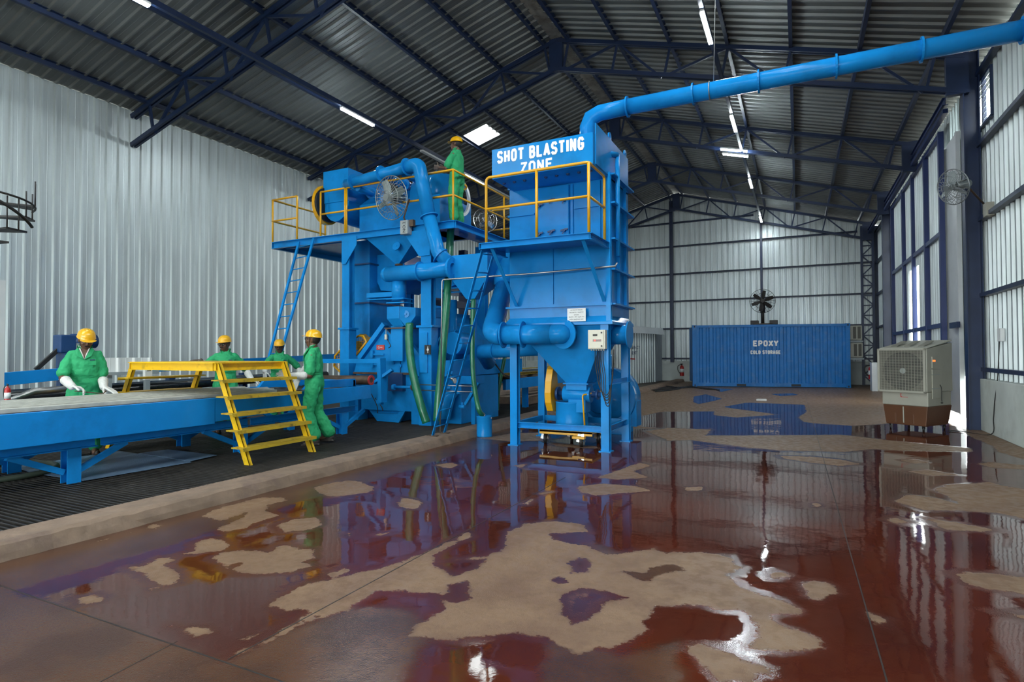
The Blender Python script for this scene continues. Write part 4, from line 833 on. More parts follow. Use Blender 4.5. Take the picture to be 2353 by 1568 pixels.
m = MB(); p = PY(983, 804, cz-.142); m.torus(p, Y, .018, .006, 14, 5); m.bar(p-Z*.06, p+Z*.06, .012, .006); m.build('symbol', WHITE, hk)
# inlet pipe supports and hand wheel
m = MB(); p, q = PY(905, 890, cz-.15), PY(955, 890, cz-.15); m.tube([p, q], .028, 12); m.disc(p, X, .055, .05); part(m, 'screw_shaft', 0, BLUEC)
m = MB(); p = PY(950, 890, cz-.17); m.torus(p, (1, -.6, 0), .05, .018); m.ell(p, .028); part(m, 'hand_wheel', 0, RUST)
m = MB(); p, q = PY(892, 858, cz-.05), PY(925, 900, cz-.05); m.box((p.x, cz-.06, q.z), (q.x, cz+.1, p.z)); part(m, 'inlet_box', .004, DKBLUE)
# rotary screens and columns right of the chamber
m = MB(); p, q = PY(1042, 690, 9.6), PY(1042, 880, 9.6); m.tube([p, q], .07, 16); m.ring(p.lerp(q, .45), Z, .06, .11, .03); part(m, 'riser_pipe', 0)
m = MB(); p, q = PY(990, 775, 10.2), PY(1040, 720, 10.2); m.box((p.x, 10.2, p.z), (q.x, 10.9, q.z)); part(m, 'rear_bin')
m = MB(); m.prism([PY(985, 800, 10.0), PY(1046, 742, 10.0), PY(1080, 780, 10.0), PY(1080, 880, 10.0), PY(985, 880, 10.0)], (0, 1.2, 0)); part(m, 'rear_chamber')
for i in range(5): m = MB(); m.bar(PY(990+i*9, 830-i*4, 9.5), PY(1012+i*9, 775-i*4, 9.5), .03, .06, up=Y); part(m, 'rib', 0)
m = MB(); p = PY(1005, 690, 9.8); m.box((p.x-.14, 9.8, p.z-.35), (p.x+.12, 10.1, p.z+.28)); m.box((p.x-.25, 9.7, p.z-.18), (p.x+.25, 10.15, p.z-.16)); part(m, 'feed_valve', .004, BLUEC)
m = MB(); m.prism([PY(990, 620, 9.7), PY(1035, 615, 9.7), PY(1045, 655, 9.7), PY(1020, 668, 9.7), PY(1000, 660, 9.7)], (0, .8, 0)); part(m, 'chute', .004)
for i in range(2): m = MB(); p = PY(1075, 660+i*10, 9.6); m.box((PY(1010, 660, 9.6).x, 9.6, p.z-.015), (p.x+.1, 10.2, p.z+.015)); part(m, 'flange', 0)
# low worm pipe and yellow motor cover at the foot
m = MB(); p = PY(1030, 960, 9.0); m.tube([PY(1022, 965, 9.0), PY(1022, 920, 9.05), PY(1045, 895, 9.2)], .12, 18); part(m, 'discharge_pipe', 0)
for y_ in (884, 897):
    m = MB(); m.tube([PY(958, y_, 8.7), PY(1085, y_+4, 8.75)], .01, 8); part(m, 'guard_rod', 0, STEEL)
for x_, y_ in ((1030, 892), (1052, 902), (1062, 935), (1015, 915), (1035, 858), (968, 872)):
    m = MB(); p = PY(x_, y_, 9.0); m.tube([p-X*.06, p+X*.06], .035, 12); m.tube([p, p+Z*.08], .02, 10); part(m, 'valve', 0, BLUEC)
m = MB(); p = PY(1036, 868, 8.8); m.tube([p-X*.07+Z*.05, p+X*.07-Z*.05], .03, 12); m.disc(p+X*.08-Z*.055, X, .05, .02); part(m, 'air_filter', 0, STEEL)
for k_, (xa_, ya_, xb_, yb_) in enumerate(((853, 905, 868, 950), (862, 915, 880, 945), (890, 780, 893, 800))):
    m = MB(); p, q = PY(xa_, ya_, 8.85), PY(xb_, yb_, 8.85); m.tube(spline([p, (p+q)/2+V((.06, 0, -.04)), q], 6), .008, 6); part(m, 'lead', 0, BLACK)
m = MB(); m.bar(PY(1070, 930, 8.95), PY(1100, 880, 8.95), .05, .08, up=Y); part(m, 'diagonal_plate', 0)
m = MB(); p = PY(1063, 868, 9.3); m.box((p.x-.3, 9.3, p.z-.12), (p.x+.25, 9.7, p.z+.03)); part(m, 'cover_box', .006)
m = MB(); p = PY(1058, 790, 9.7); m.tube([p-Y*.3, p+Y*.2], .22, 20); part(m, 'wheel_casing', .006)
# drop hopper at the right with its round inlet
dh = thing('drop_hopper', 'blue hopper box with tapering bottom between machine and tower', 'hopper', (-5.2, 9.0, 2.3))
a, b, c, d_ = PY(1036, 588, 8.8), PY(1120, 578, 8.8), PY(1120, 625, 8.8), PY(1036, 640, 8.8)
m = MB(); m.box((a.x, 8.8, d_.z), (b.x, 9.5, a.z)); m.build('hopper_box', BLUE, dh, .004)
tip = PY(1086, 688, 9.0); m = MB(); m.loft([V((a.x, 8.8, d_.z)), V((b.x, 8.8, d_.z)), V((b.x, 9.5, d_.z)), V((a.x, 9.5, d_.z))], [V((tip.x-.09, 8.92, tip.z)), V((tip.x+.09, 8.92, tip.z)), V((tip.x+.09, 9.1, tip.z)), V((tip.x-.09, 9.1, tip.z))]); m.build('cone', BLUE, dh, .004)
m = MB(); m.tube([(tip.x, 9.0, tip.z+.02), (tip.x, 9.0, tip.z-.06)], .05, 14); m.build('outlet', CHROME, dh)
m = MB(); m.ring(h1+X*.03, X, .1, .2, .03); m.build('inlet_flange', BLUE, dh)
m = MB(); m.bar((a.x+.1, 9.45, .12), (a.x+.1, 9.45, a.z), .08, .08); m.build('support_leg', BLUE, dh)
# --- deck rails (yellow)
def rails(name, label, pts, top, z0, posts, r=.02, mid=.5):
    o = thing(name, label, 'railing', (pts[0][0], pts[0][1], z0), group='yellow deck railings')
    for k in (1.0, mid): m = MB(); m.tube([V((x, y, z0+top*k)) for x, y in pts], r, 10); m.build('top_rail' if k == 1 else 'middle_rail', YEL, o)
    for x, y in posts: m = MB(); m.tube([(x, y, z0), (x, y, z0+top)], r, 10); m.build('post', YEL, o)
    return o
xa, xb = P9(627, 461).x, P9(683, 452).x; xg, xh = P9(737, 441).x, P9(793, 431).x
rails('deck_railing', 'yellow railing at the left end of the machine deck above the ladder', [(xb, MY), (xa, MY), (xa, MY+1.55)], .92, dz, [(xb, MY), (xa, MY), (xa, MY+1.55)])
rails('deck_railing', 'yellow railing bay in front of the elevator head', [(xg, MY), (xh, MY)], .92, dz, [(xg, MY), (xh, MY)])
o = rails('deck_railing', 'yellow railing bay across the separator pipes behind the cage fan', [(xh+.04, MY), (dr_-.02, MY)], .92, dz, [(xh+.04, MY)])
o = rails('deck_railing', 'yellow corner railing around the worker on the deck', [(P9(985, 395).x, MY-.02), (dr_-.03, MY-.02), (dr_-.03, MY+2.9)], .92, dz, [(dr_-.03, MY-.02), (dr_-.03, MY+2.0)])
yb_ = MY+3.0; o = rails('deck_railing', 'yellow railing at the far right end of the deck seen past the tower', [(dr_-.9, yb_), (dr_+.6, yb_)], .92, dz, [(dr_-.05, yb_), (dr_+.1, yb_)])
# --- separator drum by the worker
sdm = thing('separator_drum', 'round blue rotary drum on the deck beside the worker', 'drum', (-6.2, 10.0, dz))
p0, p1 = PY(1003, 435, 9.9), PY(1062, 440, 10.2)
m = MB(); m.tube([V((p0.x-.3, 10.0, 4.55)), V((p0.x+.12, 10.0, 4.55))], .62, 32); m.build('barrel', BLUE, sdm, .01)
m = MB(); m.lathe((p0.x+.12, 10.0, 4.55), X, [(0, .62), (.05, .66), (.08, .66), (.10, .3), (.14, .16), (.14, 0)], 32); m.build('end_cover', BLUE, sdm)
rc_ = PY(1058, 455, 9.75); m = MB(); m.ring(rc_, X, .30, .36, .05, 32); m.build('rim', WPANEL, sdm)
m = MB(); m.ring(PY(1066, 430, 9.6), (1, -1, 0), .03, .065, .03, 20); m.build('hand_knob', YEL, sdm)
m = MB(); m.box((p0.x-.45, 9.6, dz), (p0.x+.5, 10.5, 4.05)); m.build('cradle', BLUE, sdm)
# --- mesh belt guard (yellow)
bg = thing('mesh_guard', 'yellow framed mesh belt guard leaning behind the machine column', 'belt guard', tuple(PY(810, 850, 9.15)))
pl_ = [(768, 842), (770, 818), (790, 796), (824, 772), (836, 773), (842, 786), (812, 824), (785, 858)]
pts = [PY(x, y, 9.25) for x, y in pl_]
m = MB(); m.tube(pts+[pts[0]], .022, 8); m.build('frame', YEL, bg)
ctr = sum(pts, V((0, 0, 0)))/len(pts)
m = MB(); m.prism([p.lerp(ctr, .03)+Y*.03 for p in pts], (0, .012, 0)); 
mm, mn, ml, mb_ = nodes('expanded mesh'); tcn = mn.new('ShaderNodeTexCoord'); vo = mn.new('ShaderNodeTexVoronoi'); vo.feature = 'DISTANCE_TO_EDGE'; vo.inputs['Scale'].default_value = 20; vo.inputs['Randomness'].default_value = 0; ml.new(tcn.outputs['Object'], vo.inputs['Vector'])
gt = mn.new('ShaderNodeMath'); gt.operation = 'LESS_THAN'; gt.inputs[1].default_value = .07; ml.new(vo.outputs['Distance'], gt.inputs[0]); ml.new(gt.outputs[0], mb_.inputs['Alpha']); mb_.inputs['Base Color'].default_value = (.55, .27, .008, 1)
m.build('mesh', mm, bg)
m = MB(); m.prism([p+Y*.3 for p in [PY(832, 772, 9.25), PY(858, 778, 9.25), PY(812, 850, 9.25), PY(790, 856, 9.25)]], (0, .02, 0)); m.prism([PY(826, 771, 9.25), PY(842, 785, 9.25), PY(842, 785, 9.25)+Y*.3, PY(826, 771, 9.25)+Y*.3], (0, 0, .03)); m.build('side_plate', YEL, bg)
m = MB(); m.disc(PY(822, 794, 9.36), Y, .09, .06); m.build('pulley', YELT, bg)
m = MB(); m.prism([p+Y*.26 for p in pts], (0, .02, 0)); m.build('back_plate', BLACK, bg)
gc = thing('motor_cover', 'small yellow motor cover on the grating at the machine foot', 'motor cover', tuple(PZ(1052, 958, .12)))
p = PZ(1054, 960, .12); m = MB(); m.prism([(p.x-.22, p.y-.05, .30), (p.x-.1, p.y-.05, .36), (p.x+.06, p.y-.05, .33), (p.x+.12, p.y-.05, .22), (p.x+.1, p.y-.05, .12), (p.x-.06, p.y-.05, .12), (p.x-.12, p.y-.05, .2), (p.x-.22, p.y-.05, .24)], (0, .16, 0)); m.build('shell', YEL, gc, .012)
m = MB(); m.tube([(p.x-.35, p.y+.15, .22), (p.x-.08, p.y+.15, .22)], .10, 16); m.build('motor', DKBLUE, gc)
# --- hoses
hose('thick green hose curving from the valve box down to the grating', [PY(941, 744, 8.86), PY(940, 780, 8.8), PY(944, 830, 8.72), PY(956, 890, 8.65), PY(968, 935, 8.6), PY(980, 972, 8.62)], .075)
hose('thick green hose dropping straight from the deck beside the ladder', [PY(1036, 520, 9.3), PY(1032, 600, 9.15), PY(1026, 700, 8.9), PY(1018, 800, 8.7), PY(1009, 900, 8.55), PY(1004, 968, 8.5)], .07)
# --- left ladder to the deck
ladder('ladder', 'tall slender blue ladder leaning on the left end of the deck', PY(608, 860, 8.0), PY(687, 556, MY-.05), PY(632, 860, 8.0), PY(721, 548, MY-.05), 11, (.05, .03))
# --- cage fan on the deck rail
def cage_fan(name, label, c, d, R, mat_, blades=4, guard=26, motor=.1, pole=None, bcol=None, group=None):
    c, d = V(c), V(d).normalized(); o = thing(name, label, 'fan', tuple(c), group=group); u = Z if abs(d.z) < .9 else X; x = d.cross(u).normalized(); y = d.cross(x)
    m = MB(); m.torus(c, d, R, .009, 40, 6); m.torus(c+d*.10, d, R*.66, .005, 32, 5); m.torus(c+d*.13, d, R*.33, .005, 24, 5); m.torus(c-d*.10, d, R*.66, .005, 32, 5); m.disc(c+d*.14, d, R*.16, .02)
    for i in range(guard):
        a = 2*PI*i/guard; e = x*math.cos(a)+y*math.sin(a); a2 = a+.25; e2 = x*math.cos(a2)+y*math.sin(a2)
        m.tube([c+d*.14+e*R*.14, c+d*.10+e2*R*.66, c+e2*R], .0035, 5, False); m.tube([c-d*.13+e*R*.2, c-d*.10+e*R*.66, c+e*R], .0035, 5, False)
    m.build('guard', mat_, o)
    for i in range(blades):
        a = 2*PI*i/blades+.3; e = x*math.cos(a)+y*math.sin(a); s_ = d.cross(e); m = MB()
        A = [c+e*R*.13-s_*.03-d*.01, c+e*R*.13+s_*.03+d*.01, c+e*R*.5+s_*R*.2+d*.03, c+e*R*.88+s_*R*.17+d*.02, c+e*R*.9-s_*R*.08-d*.03, c+e*R*.5-s_*R*.14-d*.03]
        m.prism(A, d*.006); m.build('blade', bcol or mat_, o)
    m = MB(); m.disc(c, d, R*.16, .06); m.tube([c-d*.05, c-d*.28], motor, 18); m.ell(c-d*.28, (motor, motor, motor)); m.build('motor', mat_, o, 0)
    if pole: m = MB(); m.tube(pole, .016, 10); m.build('bracket', RUST, o)
    return o
fc = PY(899, 455, 8.62)
cage_fan('cage_fan', 'large wire cage fan fixed to the machine deck beam', fc, (-.12, -.98, -.16), .40, WIRE, 4, 34, .085, [fc+V((.25, .22, 0)), PY(928, 500, 8.75), PY(936, 520, 8.85)], mat('clear grey blade', (.16, .20, .20), .3))
sb = thing('switch_box', 'grey numbered switch box hanging on the deck beam under the cage fan', 'switch box', tuple(PY(935, 524, 8.8)))
p = PY(934, 524, 8.80); m = MB(); m.box((p.x-.09, 8.72, p.z-.13), (p.x+.08, 8.87, p.z+.13)); m.build('case', GREY, sb, .01)
text('lettering', 'NO.2', INK, (p.x+.035, 8.717, p.z-.10), Z, -X, .06, .2, sb, bold=.01, depth=.002)
m = MB(); m.box((p.x+.06, 8.78, p.z+.02), (p.x+.16, 8.86, p.z+.14)); m.build('bracket', RUST, sb)
fc2 = PY(1115, 506, 11.6); cage_fan('cage_fan', 'small pale cage fan seen beyond the tower railing', fc2, (.7, -.7, .1), .28, CHROME, 3, 18, .07, [fc2, fc2-Z*.35, V((fc2.x, fc2.y, 3.86))])
# ================================================================ fluorescent lights on their carrier beams
bz = 7.33; 
def carrier(x, z, lb):
    m = MB(); m.bar((x, YF+.5, z), (x, YB-.3, z), .07, .10); tag(m.build('light_beam', NAVY2), lb, 'beam', kind='structure')
LBX, RBX = -9.4, -1.42
carrier(LBX, 7.22, 'slim navy beam carrying the fluorescent lights over the machine'); carrier(RBX, 7.42, 'slim navy beam carrying the fluorescent lights over the container side')
def tube_light(name, label, a, b, lit=True, fix=.035):
    a, b = V(a), V(b); o = thing(name, label, 'light', tuple((a+b)/2), group='fluorescent lights')
    m = MB(); m.bar(a+Z*fix, b+Z*fix, .07, .045); m.build('batten', WHITE, o)
    for s_ in ((-.022, .022)):
        d = (b-a).normalized(); x = d.cross(Z).normalized(); m = MB(); m.tube([a+x*s_+d*.02-Z*.01, b+x*s_-d*.02-Z*.01], .016, 10); m.build('tube', TUBE if lit else WHITE, o)
    return o
for y0, lb in ((-8, 'lit fluorescent light far behind the camera over the machine side'), (-2, 'lit fluorescent light just behind the camera over the machine side'), (4.6, 'lit fluorescent light above the top left corner of the view'), (10.15, 'lit fluorescent light left of the skylight, over the left ladder'), (15.75, 'lit fluorescent light glowing beside the worker on the deck'), (21.5, 'lit fluorescent light at the far end of the machine side beam')):
    tube_light('fluorescent_light', lb, (LBX, y0, 7.12), (LBX, y0+1.15, 7.12))
for y0, lb in ((-8, 'lit fluorescent light far behind the camera over the container side'), (-2, 'lit fluorescent light just behind the camera over the container side'), (4.6, 'lit fluorescent light overhead on the container side'), (10.3, 'lit fluorescent light just above the top of the view by the duct hanger'), (15.2, 'lit fluorescent light peeping out beneath the overhead duct'), (21.1, 'lit fluorescent light on the beam next to the two crosswise lights'), (27.2, 'lit fluorescent light furthest away, just before the far gable')):
    tube_light('fluorescent_light', lb, (RBX, y0, 7.32), (RBX, y0+1.15, 7.32))
tube_light('fluorescent_light', 'upper crosswise fluorescent light on the truss', PY(1655, 343, 18.3), PY(1718, 348, 18.3)); tube_light('fluorescent_light', 'lower crosswise fluorescent light on the truss', PY(1660, 354, 18.3), PY(1720, 360, 18.3))
# reflective trough seen running behind the worker
m = MB(); a, b = PX(968, 333, LBX), PX(1165, 450, LBX); m.bar((LBX, a.y, 7.13), (LBX, b.y+2.5, 7.13), .10, .05); tag(m.build('cable_tray', WPANEL), 'pale cable tray under the light beam behind the deck worker', 'cable tray')
# ================================================================ roller conveyor in front of the machine
cvx0, cvx1 = -8.22, -6.62
cv = thing('roller_conveyor', 'long blue roller conveyor on V braced legs carrying grey steel bars', 'conveyor', (-7.4, 4.0, .12))
for nm, x in (('side_beam', cvx1), ('side_beam', cvx0)):
    m = MB(); m.box((x-.05, .3, .575), (x+.02, 4.9, .90)); m.build(nm, BLUEC, cv, .005)
    m = MB(); m.prism([(x+.015, 4.905, .90), (x+.015, 7.86, .90), (x+.015, 7.9, .69), (x+.015, 4.905, .60)], (-.06, 0, 0)); m.build(nm, BLUEC, cv, .005)
for x in (cvx1-.16, cvx0+.16):
    for a, b in ((.4, 3.62), (3.68, 5.55), (5.6, 7.7)): m = MB(); m.channel((x, a, .52), (x, b, .52), .07, .10, .01); m.build('lower_channel', BLUEC, cv)
for yy in (1.35, 3.40, 5.45, 7.40):
    for x in (cvx1-.2, cvx0+.2):
        m = MB(); m.ibeam((x, yy, .12), (x, yy, .48), .13, .13, .012, up=X); m.build('leg', BLUEC, cv)
        for s in (-1, 1): m = MB(); m.bar((x, yy+s*.07, .24), (x, yy+s*.55, .47), .05, .06); m.build('leg_brace', BLUEC, cv)
for i in range(16): m = MB(); yy = .7+i*.46; m.tube([(cvx0+.04, yy, .83), (cvx1-.06, yy, .83)], .055, 14); m.build('roller', DARK, cv)
for i, w in enumerate((.15, .13, .16, .14, .15, .13, .15)):
    x = -8.02+i*.168; m = MB(); m.box((x, .5-.13*(i % 3), .888), (x+w, 6.1+.12*((i*2) % 3), .93)); m.box((x, .5-.13*(i % 3), .93), (x+.02, 6.1+.12*((i*2) % 3), .945)); o = m.build('steel_bar', GREYROL, None, .003)
    tag(o, f'long grey steel bar lying on the conveyor, {ORD[i]} from the workers side', 'steel bar', 'steel bars on the conveyor')
m = MB(); m.prism([(-6.9, 6.6, .9), (-6.9, 7.75, .9), (-6.9, 7.75, 1.02), (-6.9, 6.75, 1.02)], (.06, 0, 0)); m.prism([(-7.9, 6.6, .9), (-7.9, 7.9, .9), (-7.9, 7.9, 1.05), (-7.9, 6.75, 1.05)], (.06, 0, 0)); m.box((-7.9, 7.7, .9), (-6.84, 7.76, 1.0)); tag(m.build('guide_plate', BLUEC), 'blue guide plates at the machine end of the conveyor', 'guide plate')
# inlet frame and the pipe lying across it
fr = thing('inlet_gate', 'blue rectangular guide gate standing before the chamber inlet', 'gate', tuple(PY(880, 925, 8.45)))
a, b, c = PY(735, 830, 8.45), PY(876, 830, 8.45), PY(879, 925, 8.45)
for p, q, w, h in ((a, b, .08, .10), (b+Z*.05, c, .08, .16), (c, PY(868, 922, 8.45), .08, .08), (PY(860, 880, 8.4), PY(902, 850, 8.5), .05, .09), (PY(715, 885, 8.6), PY(715, 832, 8.6), .08, .1)): m = MB(); m.bar(p, q, w, h, up=Y); m.build('frame_bar', BLUE, fr)
pi = thing('brown_pipe', 'brown steel pipe lying across the conveyor in front of the machine', 'pipe', tuple(PY(800, 872, 8.3)))
a, b = PY(725, 873, 8.3), PY(853, 874, 8.3); m = MB(); m.tube([a, b], .085, 20); m.build('tube', RUST, pi)
m = MB(); m.ring(b, b-a, .05, .09, .02); m.build('end_ring', REDSIGN, pi)
# ---------------------------------------------------------------- yellow step-over stairs
st = thing('step_over', 'yellow step-over stairs bridging the conveyor', 'stairs', (-6.2, 5.3, .12))
ya, yb = 4.84, 5.86; T0, T1 = V((-6.50, 0, 1.34)), V((-5.94, 0, .12)); U0, U1 = V((-8.22, 0, 1.34)), V((-8.80, 0, .12))
for nm, p, q in (('stringer', T0, T1), ('stringer', U0, U1)):
    for y in (ya, yb):
        m = MB(); m.prism([p+V((-.05, y, 0)), p+V((.05, y, 0)), q+V((.05, y, 0)), q+V((-.05, y, 0))], (0, .014, 0)); m.prism([p+V((.036, y, 0)), p+V((.05, y, 0)), q+V((.05, y, 0)), q+V((.036, y, 0))], (0, .04, 0)); m.build(nm, YELS, st)
for k in range(5):
    t_ = (k+1)/6.05; z = .12+1.22*t_+.0
    for p, q, dr in ((T0, T1, 1), (U0, U1, -1)):
        x = q.x+(p.x-q.x)*t_; m = MB(); m.box((x-.10, ya-.07, z-.008), (x+.12, yb+.07, z+.008)); m.box((x+dr*.115-.006, ya-.07, z-.03), (x+dr*.115+.006, yb+.07, z+.008)); m.build('tread', YELT if dr > 0 else YELS, st, 0, label='scuffed yellow tread' if dr > 0 else None)
m = MB(); m.box((-8.22, ya-.04, 1.34), (-6.48, yb+.06, 1.352)); m.build('top_plate', YELS, st)
for y in (ya-.04, yb+.06): m = MB(); m.channel((-8.22, y, 1.295), (-6.48, y, 1.295), .05, .10, .008); m.build('top_beam', YELS, st)
for x in (-8.2, -6.5): m = MB(); m.channel((x, ya-.04, 1.295), (x, yb+.06, 1.295), .05, .10, .008); m.build('top_beam', YELS, st)
# ---------------------------------------------------------------- on the grating
for lb, poly in (('larger blue grey checker plate lying on the grating under the conveyor', [(30, 1075), (272, 1037), (440, 1063), (190, 1106), (75, 1088)]), ('smaller blue grey checker plate overlapping the larger one', [(318, 1043), (386, 1034), (498, 1047), (436, 1061)])):
    m = MB(); m.prism([PZ(x, y, .126 if 'larger' in lb[:8] else .131) for x, y in poly], (0, 0, .005)); tag(m.build('checker_plate', CHECK), lb, 'floor plate')
hc = PZ(20, 1085, .15); m = MB(); pts = [hc+V((.42*math.cos(a_), .42*math.sin(a_), .012*a_)) for a_ in np.linspace(-1.2, 4.6, 30)]; m.tube(spline([tuple(p) for p in pts], 3), .032, 10)
tag(m.build('hose_coil', mat('dull green hose', (.05, .07, .05), .5)), 'dull green hose loop lying on the grating at the left edge', 'hose')
# ---------------------------------------------------------------- back line along the left wall
bx = -10.6
bk_ = thing('rear_conveyor', 'blue conveyor line along the left wall behind the workers', 'conveyor', (bx, 6, .12))
a0, a1, a2, a3 = PX(-30, 860, bx), PX(135, 847, bx), PX(375, 831, bx), PX(800, 812, bx)
m = MB(); m.prism([a0, a1, a1-Z*.19, a0-Z*.2], (-.08, 0, 0)); m.build('side_beam', BLUEC, bk_, .004)
m = MB(); m.prism([a1+Y*.02, a3, a3-Z*.13, a1-Z*.17], (-.08, 0, 0)); m.build('side_beam', BLUEC, bk_, .004)
for yy in (3.5, 5.2, 7.0, 8.6, 10.3): m = MB(); m.ibeam((bx-.1, yy, .035), (bx-.1, yy, 1.05), .12, .12, .012); m.build('leg', DKBLUE, bk_)
for i in range(4):
    m = MB(); z = .98-.0*i; x = bx+.12+i*.17; m.tube([(x, 3.0+.2*i, z-.14), (x, 10.0+.1*i, z-.14+.12)], .075, 14)
    tag(m.build('black_pipe', mat('black coating', (.012, .014, .016), .22, var=.2) if i == 0 else bpy.data.materials['black coating']), f'long black coated pipe on the rear line, {ORD[i]} from the wall', 'pipe', 'black coated pipes')
for yy in (3.6, 6.5, 9.4):
    m = MB(); m.bar((bx+.0, yy, .72), (bx+.8, yy, .72), .08, .08); m.bar((bx+.75, yy, .035), (bx+.75, yy, .72), .08, .08); tag(m.build('pipe_rest', DKBLUE), f'dark blue rest under the black pipes, {ORD[[3.6, 6.5, 9.4].index(yy)]} from the near end', 'pipe rest', 'pipe rests')
m = MB(); m.tube([PX(10, 925, -9.4), PX(45, 912, -9.4), PX(78, 900, -9.4), PX(105, 898, -9.4), PX(178, 891, -9.4)], [.03, .035, .05, .05, .045], 14); tag(m.build('bent_pipe', STEEL), 'bent bare steel pipe stub sticking out beside the first worker', 'pipe')
# gear motor with its stand
gp = PX(155, 792, -10.9); gm_ = thing('gear_motor', 'dark blue gear motor on a stand behind the first worker', 'motor', (gp.x, gp.y, .035))
m = MB(); m.box((gp.x-.12, gp.y-.16, gp.z-.14), (gp.x+.12, gp.y+.08, gp.z+.16)); m.build('gearbox', DKBLUE, gm_, .02)
m = MB(); m.tube([(gp.x, gp.y+.06, gp.z+.06), (gp.x, gp.y+.42, gp.z+.06)], .12, 20); m.build('motor', DKBLUE, gm_)
m = MB(); m.box((gp.x-.14, gp.y-.1, 1.1), (gp.x+.14, gp.y+.3, gp.z-.14)); m.box((gp.x-.1, gp.y-.05, .035), (gp.x+.1, gp.y+.25, 1.1)); m.build('stand', DKBLUE, gm_, .004)
m = MB(); m.bar(PX(82, 850, -10.9), (gp.x, gp.y-.1, gp.z-.05), .05, .06); m.build('strut', BLACK, gm_)
m = MB(); m.bar((gp.x+.1, gp.y+.06, gp.z-.3), (gp.x+.1, gp.y+.1, gp.z+.02), .03, .05); m.build('lever', GREY, gm_)
# white ribbed cabinet on its grey table
wb0, wb1 = PX(238, 856, -9.7), PX(366, 822, -9.7)
wc = thing('ribbed_cabinet', 'white ribbed cabinet on a grey frame behind the step-over', 'cabinet', (-9.9, (wb0.y+wb1.y)/2, .12))
m = MB(); st_ = profile(round((wb1.y-wb0.y)/.25)*.25, .25, .035); z0, z1 = wb0.z, wb1.z
for (u, d_), (w_, e_) in zip(st_, st_[1:]): m.add([(-9.7+d_, wb0.y+u, z0), (-9.7+e_, wb0.y+w_, z0), (-9.7+e_, wb0.y+w_, z1), (-9.7+d_, wb0.y+u, z1)], [(0, 1, 2, 3)])
yy1 = wb0.y+st_[-1][0]; m.box((-9.72, wb0.y, z0), (-10.2, yy1, z1)); m.build('housing', WHITE, wc)
m = MB(); m.box((-10.2, wb0.y, z0-.05), (-9.66, yy1+.1, z0)); m.build('table_top', GREY, wc)
for yy in (wb0.y+.1, yy1-.05): m = MB(); m.bar((-9.75, yy, .12), (-9.75, yy, z0-.05), .07, .07); m.build('leg', GREY, wc)
m = MB(); m.bar((-9.75, wb0.y+.1, .55), (-9.75, yy1, .55), .05, .05); m.build('rail', GREY, wc)
p = PX(340, 860, -9.0); ib = thing('junction_box', 'small white junction box hanging under the step-over', 'junction box', tuple(p)); m = MB(); m.box((p.x-.04, p.y-.06, p.z-.09), (p.x+.02, p.y+.06, p.z+.09)); m.build('case', WHITE, ib, .01)
m = MB(); m.bar((p.x-.03, p.y, p.z+.08), (p.x-.03, p.y, 1.2), .015, .03); m.build('hanger', GREY, ib)
m = MB(); m.bar((p.x+.022, p.y-.03, p.z+.05), (p.x+.022, p.y+.03, p.z+.055), .006, .012); m.build('mark', INK, ib)
# white post, extinguisher and spiral stair at the left edge
wp = PX(1, 800, -9.2); m = MB(); m.box((wp.x-.12, wp.y-.25, .12), (wp.x+.0, wp.y+.045, 2.42)); tag(m.build('white_post', WPANEL), 'white boxed post at the left edge of the view below the spiral stair', 'post')
def extinguisher(label, c, h, r, hosep=True, cat='fire extinguisher'):
    x, y, z = c; o = thing('fire_extinguisher', label, cat, c); m = MB(); m.lathe((x, y, z), Z, [(0, 0), (0, r), (.02, r*1.02), (h*.68, r), (h*.76, r*.8), (h*.82, r*.3), (h*.86, r*.3), (h*.86, 0)], 18); m.build('cylinder', RED, o)
    m = MB(); m.tube([(x, y, z+h*.28), (x, y, z+h*.56)], r*1.015, 18); m.build('label_band', WHITE, o)
    m = MB(); m.tube([(x, y, z+h*.84), (x, y, z+h*.95)], r*.28, 10); m.bar((x-r*.9, y, z+h*.97), (x+r*.6, y, z+h*.94), r*.25, r*.2); m.build('valve', BLACK, o)
    m = MB(); m.tube(spline([(x-r*.3, y, z+h*.9), (x-r*1.8, y-r*.3, z+h*.8), (x-r*2.0, y-r*.4, z+h*.5), (x-r*1.0, y-r*.5, z+h*.2)], 6), r*.16, 8); m.build('discharge_hose', BLACK, o)
    return o
ep = PX(17, 930, -9.0); extinguisher('red fire extinguisher beside the white post at the left edge', (ep.x, ep.y, ep.z), .27, .033)
sc = PX(-48, 640, -9.6); IR = mat('black iron', (.014, .012, .012), .45, var=.2)
ss = thing('spiral_stair', 'black iron spiral stair fragment at the upper left edge', 'spiral stair', (sc.x, sc.y, 0))
m = MB(); m.tube([(sc.x, sc.y, .12), (sc.x, sc.y, 3.9)], .05, 12); m.build('centre_post', IR, ss)
ztop = PX(30, 458, -9.6).z; R_ = .56; zt = [PX(20, y, -9.6).z for y in (645, 606, 574, 543)]; zt += [zt[-1]+.2, zt[-1]+.4]
for i, z in enumerate(zt):
    a0 = math.radians(-72+i*26); m = MB(); m.prism([(sc.x+.05*math.cos(a0), sc.y+.05*math.sin(a0), z), (sc.x+R_*math.cos(a0), sc.y+R_*math.sin(a0), z), (sc.x+R_*math.cos(a0+.5), sc.y+R_*math.sin(a0+.5), z), (sc.x+.05*math.cos(a0+.5), sc.y+.05*math.sin(a0+.5), z)], (0, 0, .025)); m.build('tread', IR, ss)
    for k in (0, .25):
        zz = max(z+.35, ztop-.03*i); m = MB(); m.tube([(sc.x+R_*math.cos(a0+k), sc.y+R_*math.sin(a0+k), z), (sc.x+R_*math.cos(a0+k), sc.y+R_*math.sin(a0+k), zz)], .009, 6); m.build('baluster', IR, ss)
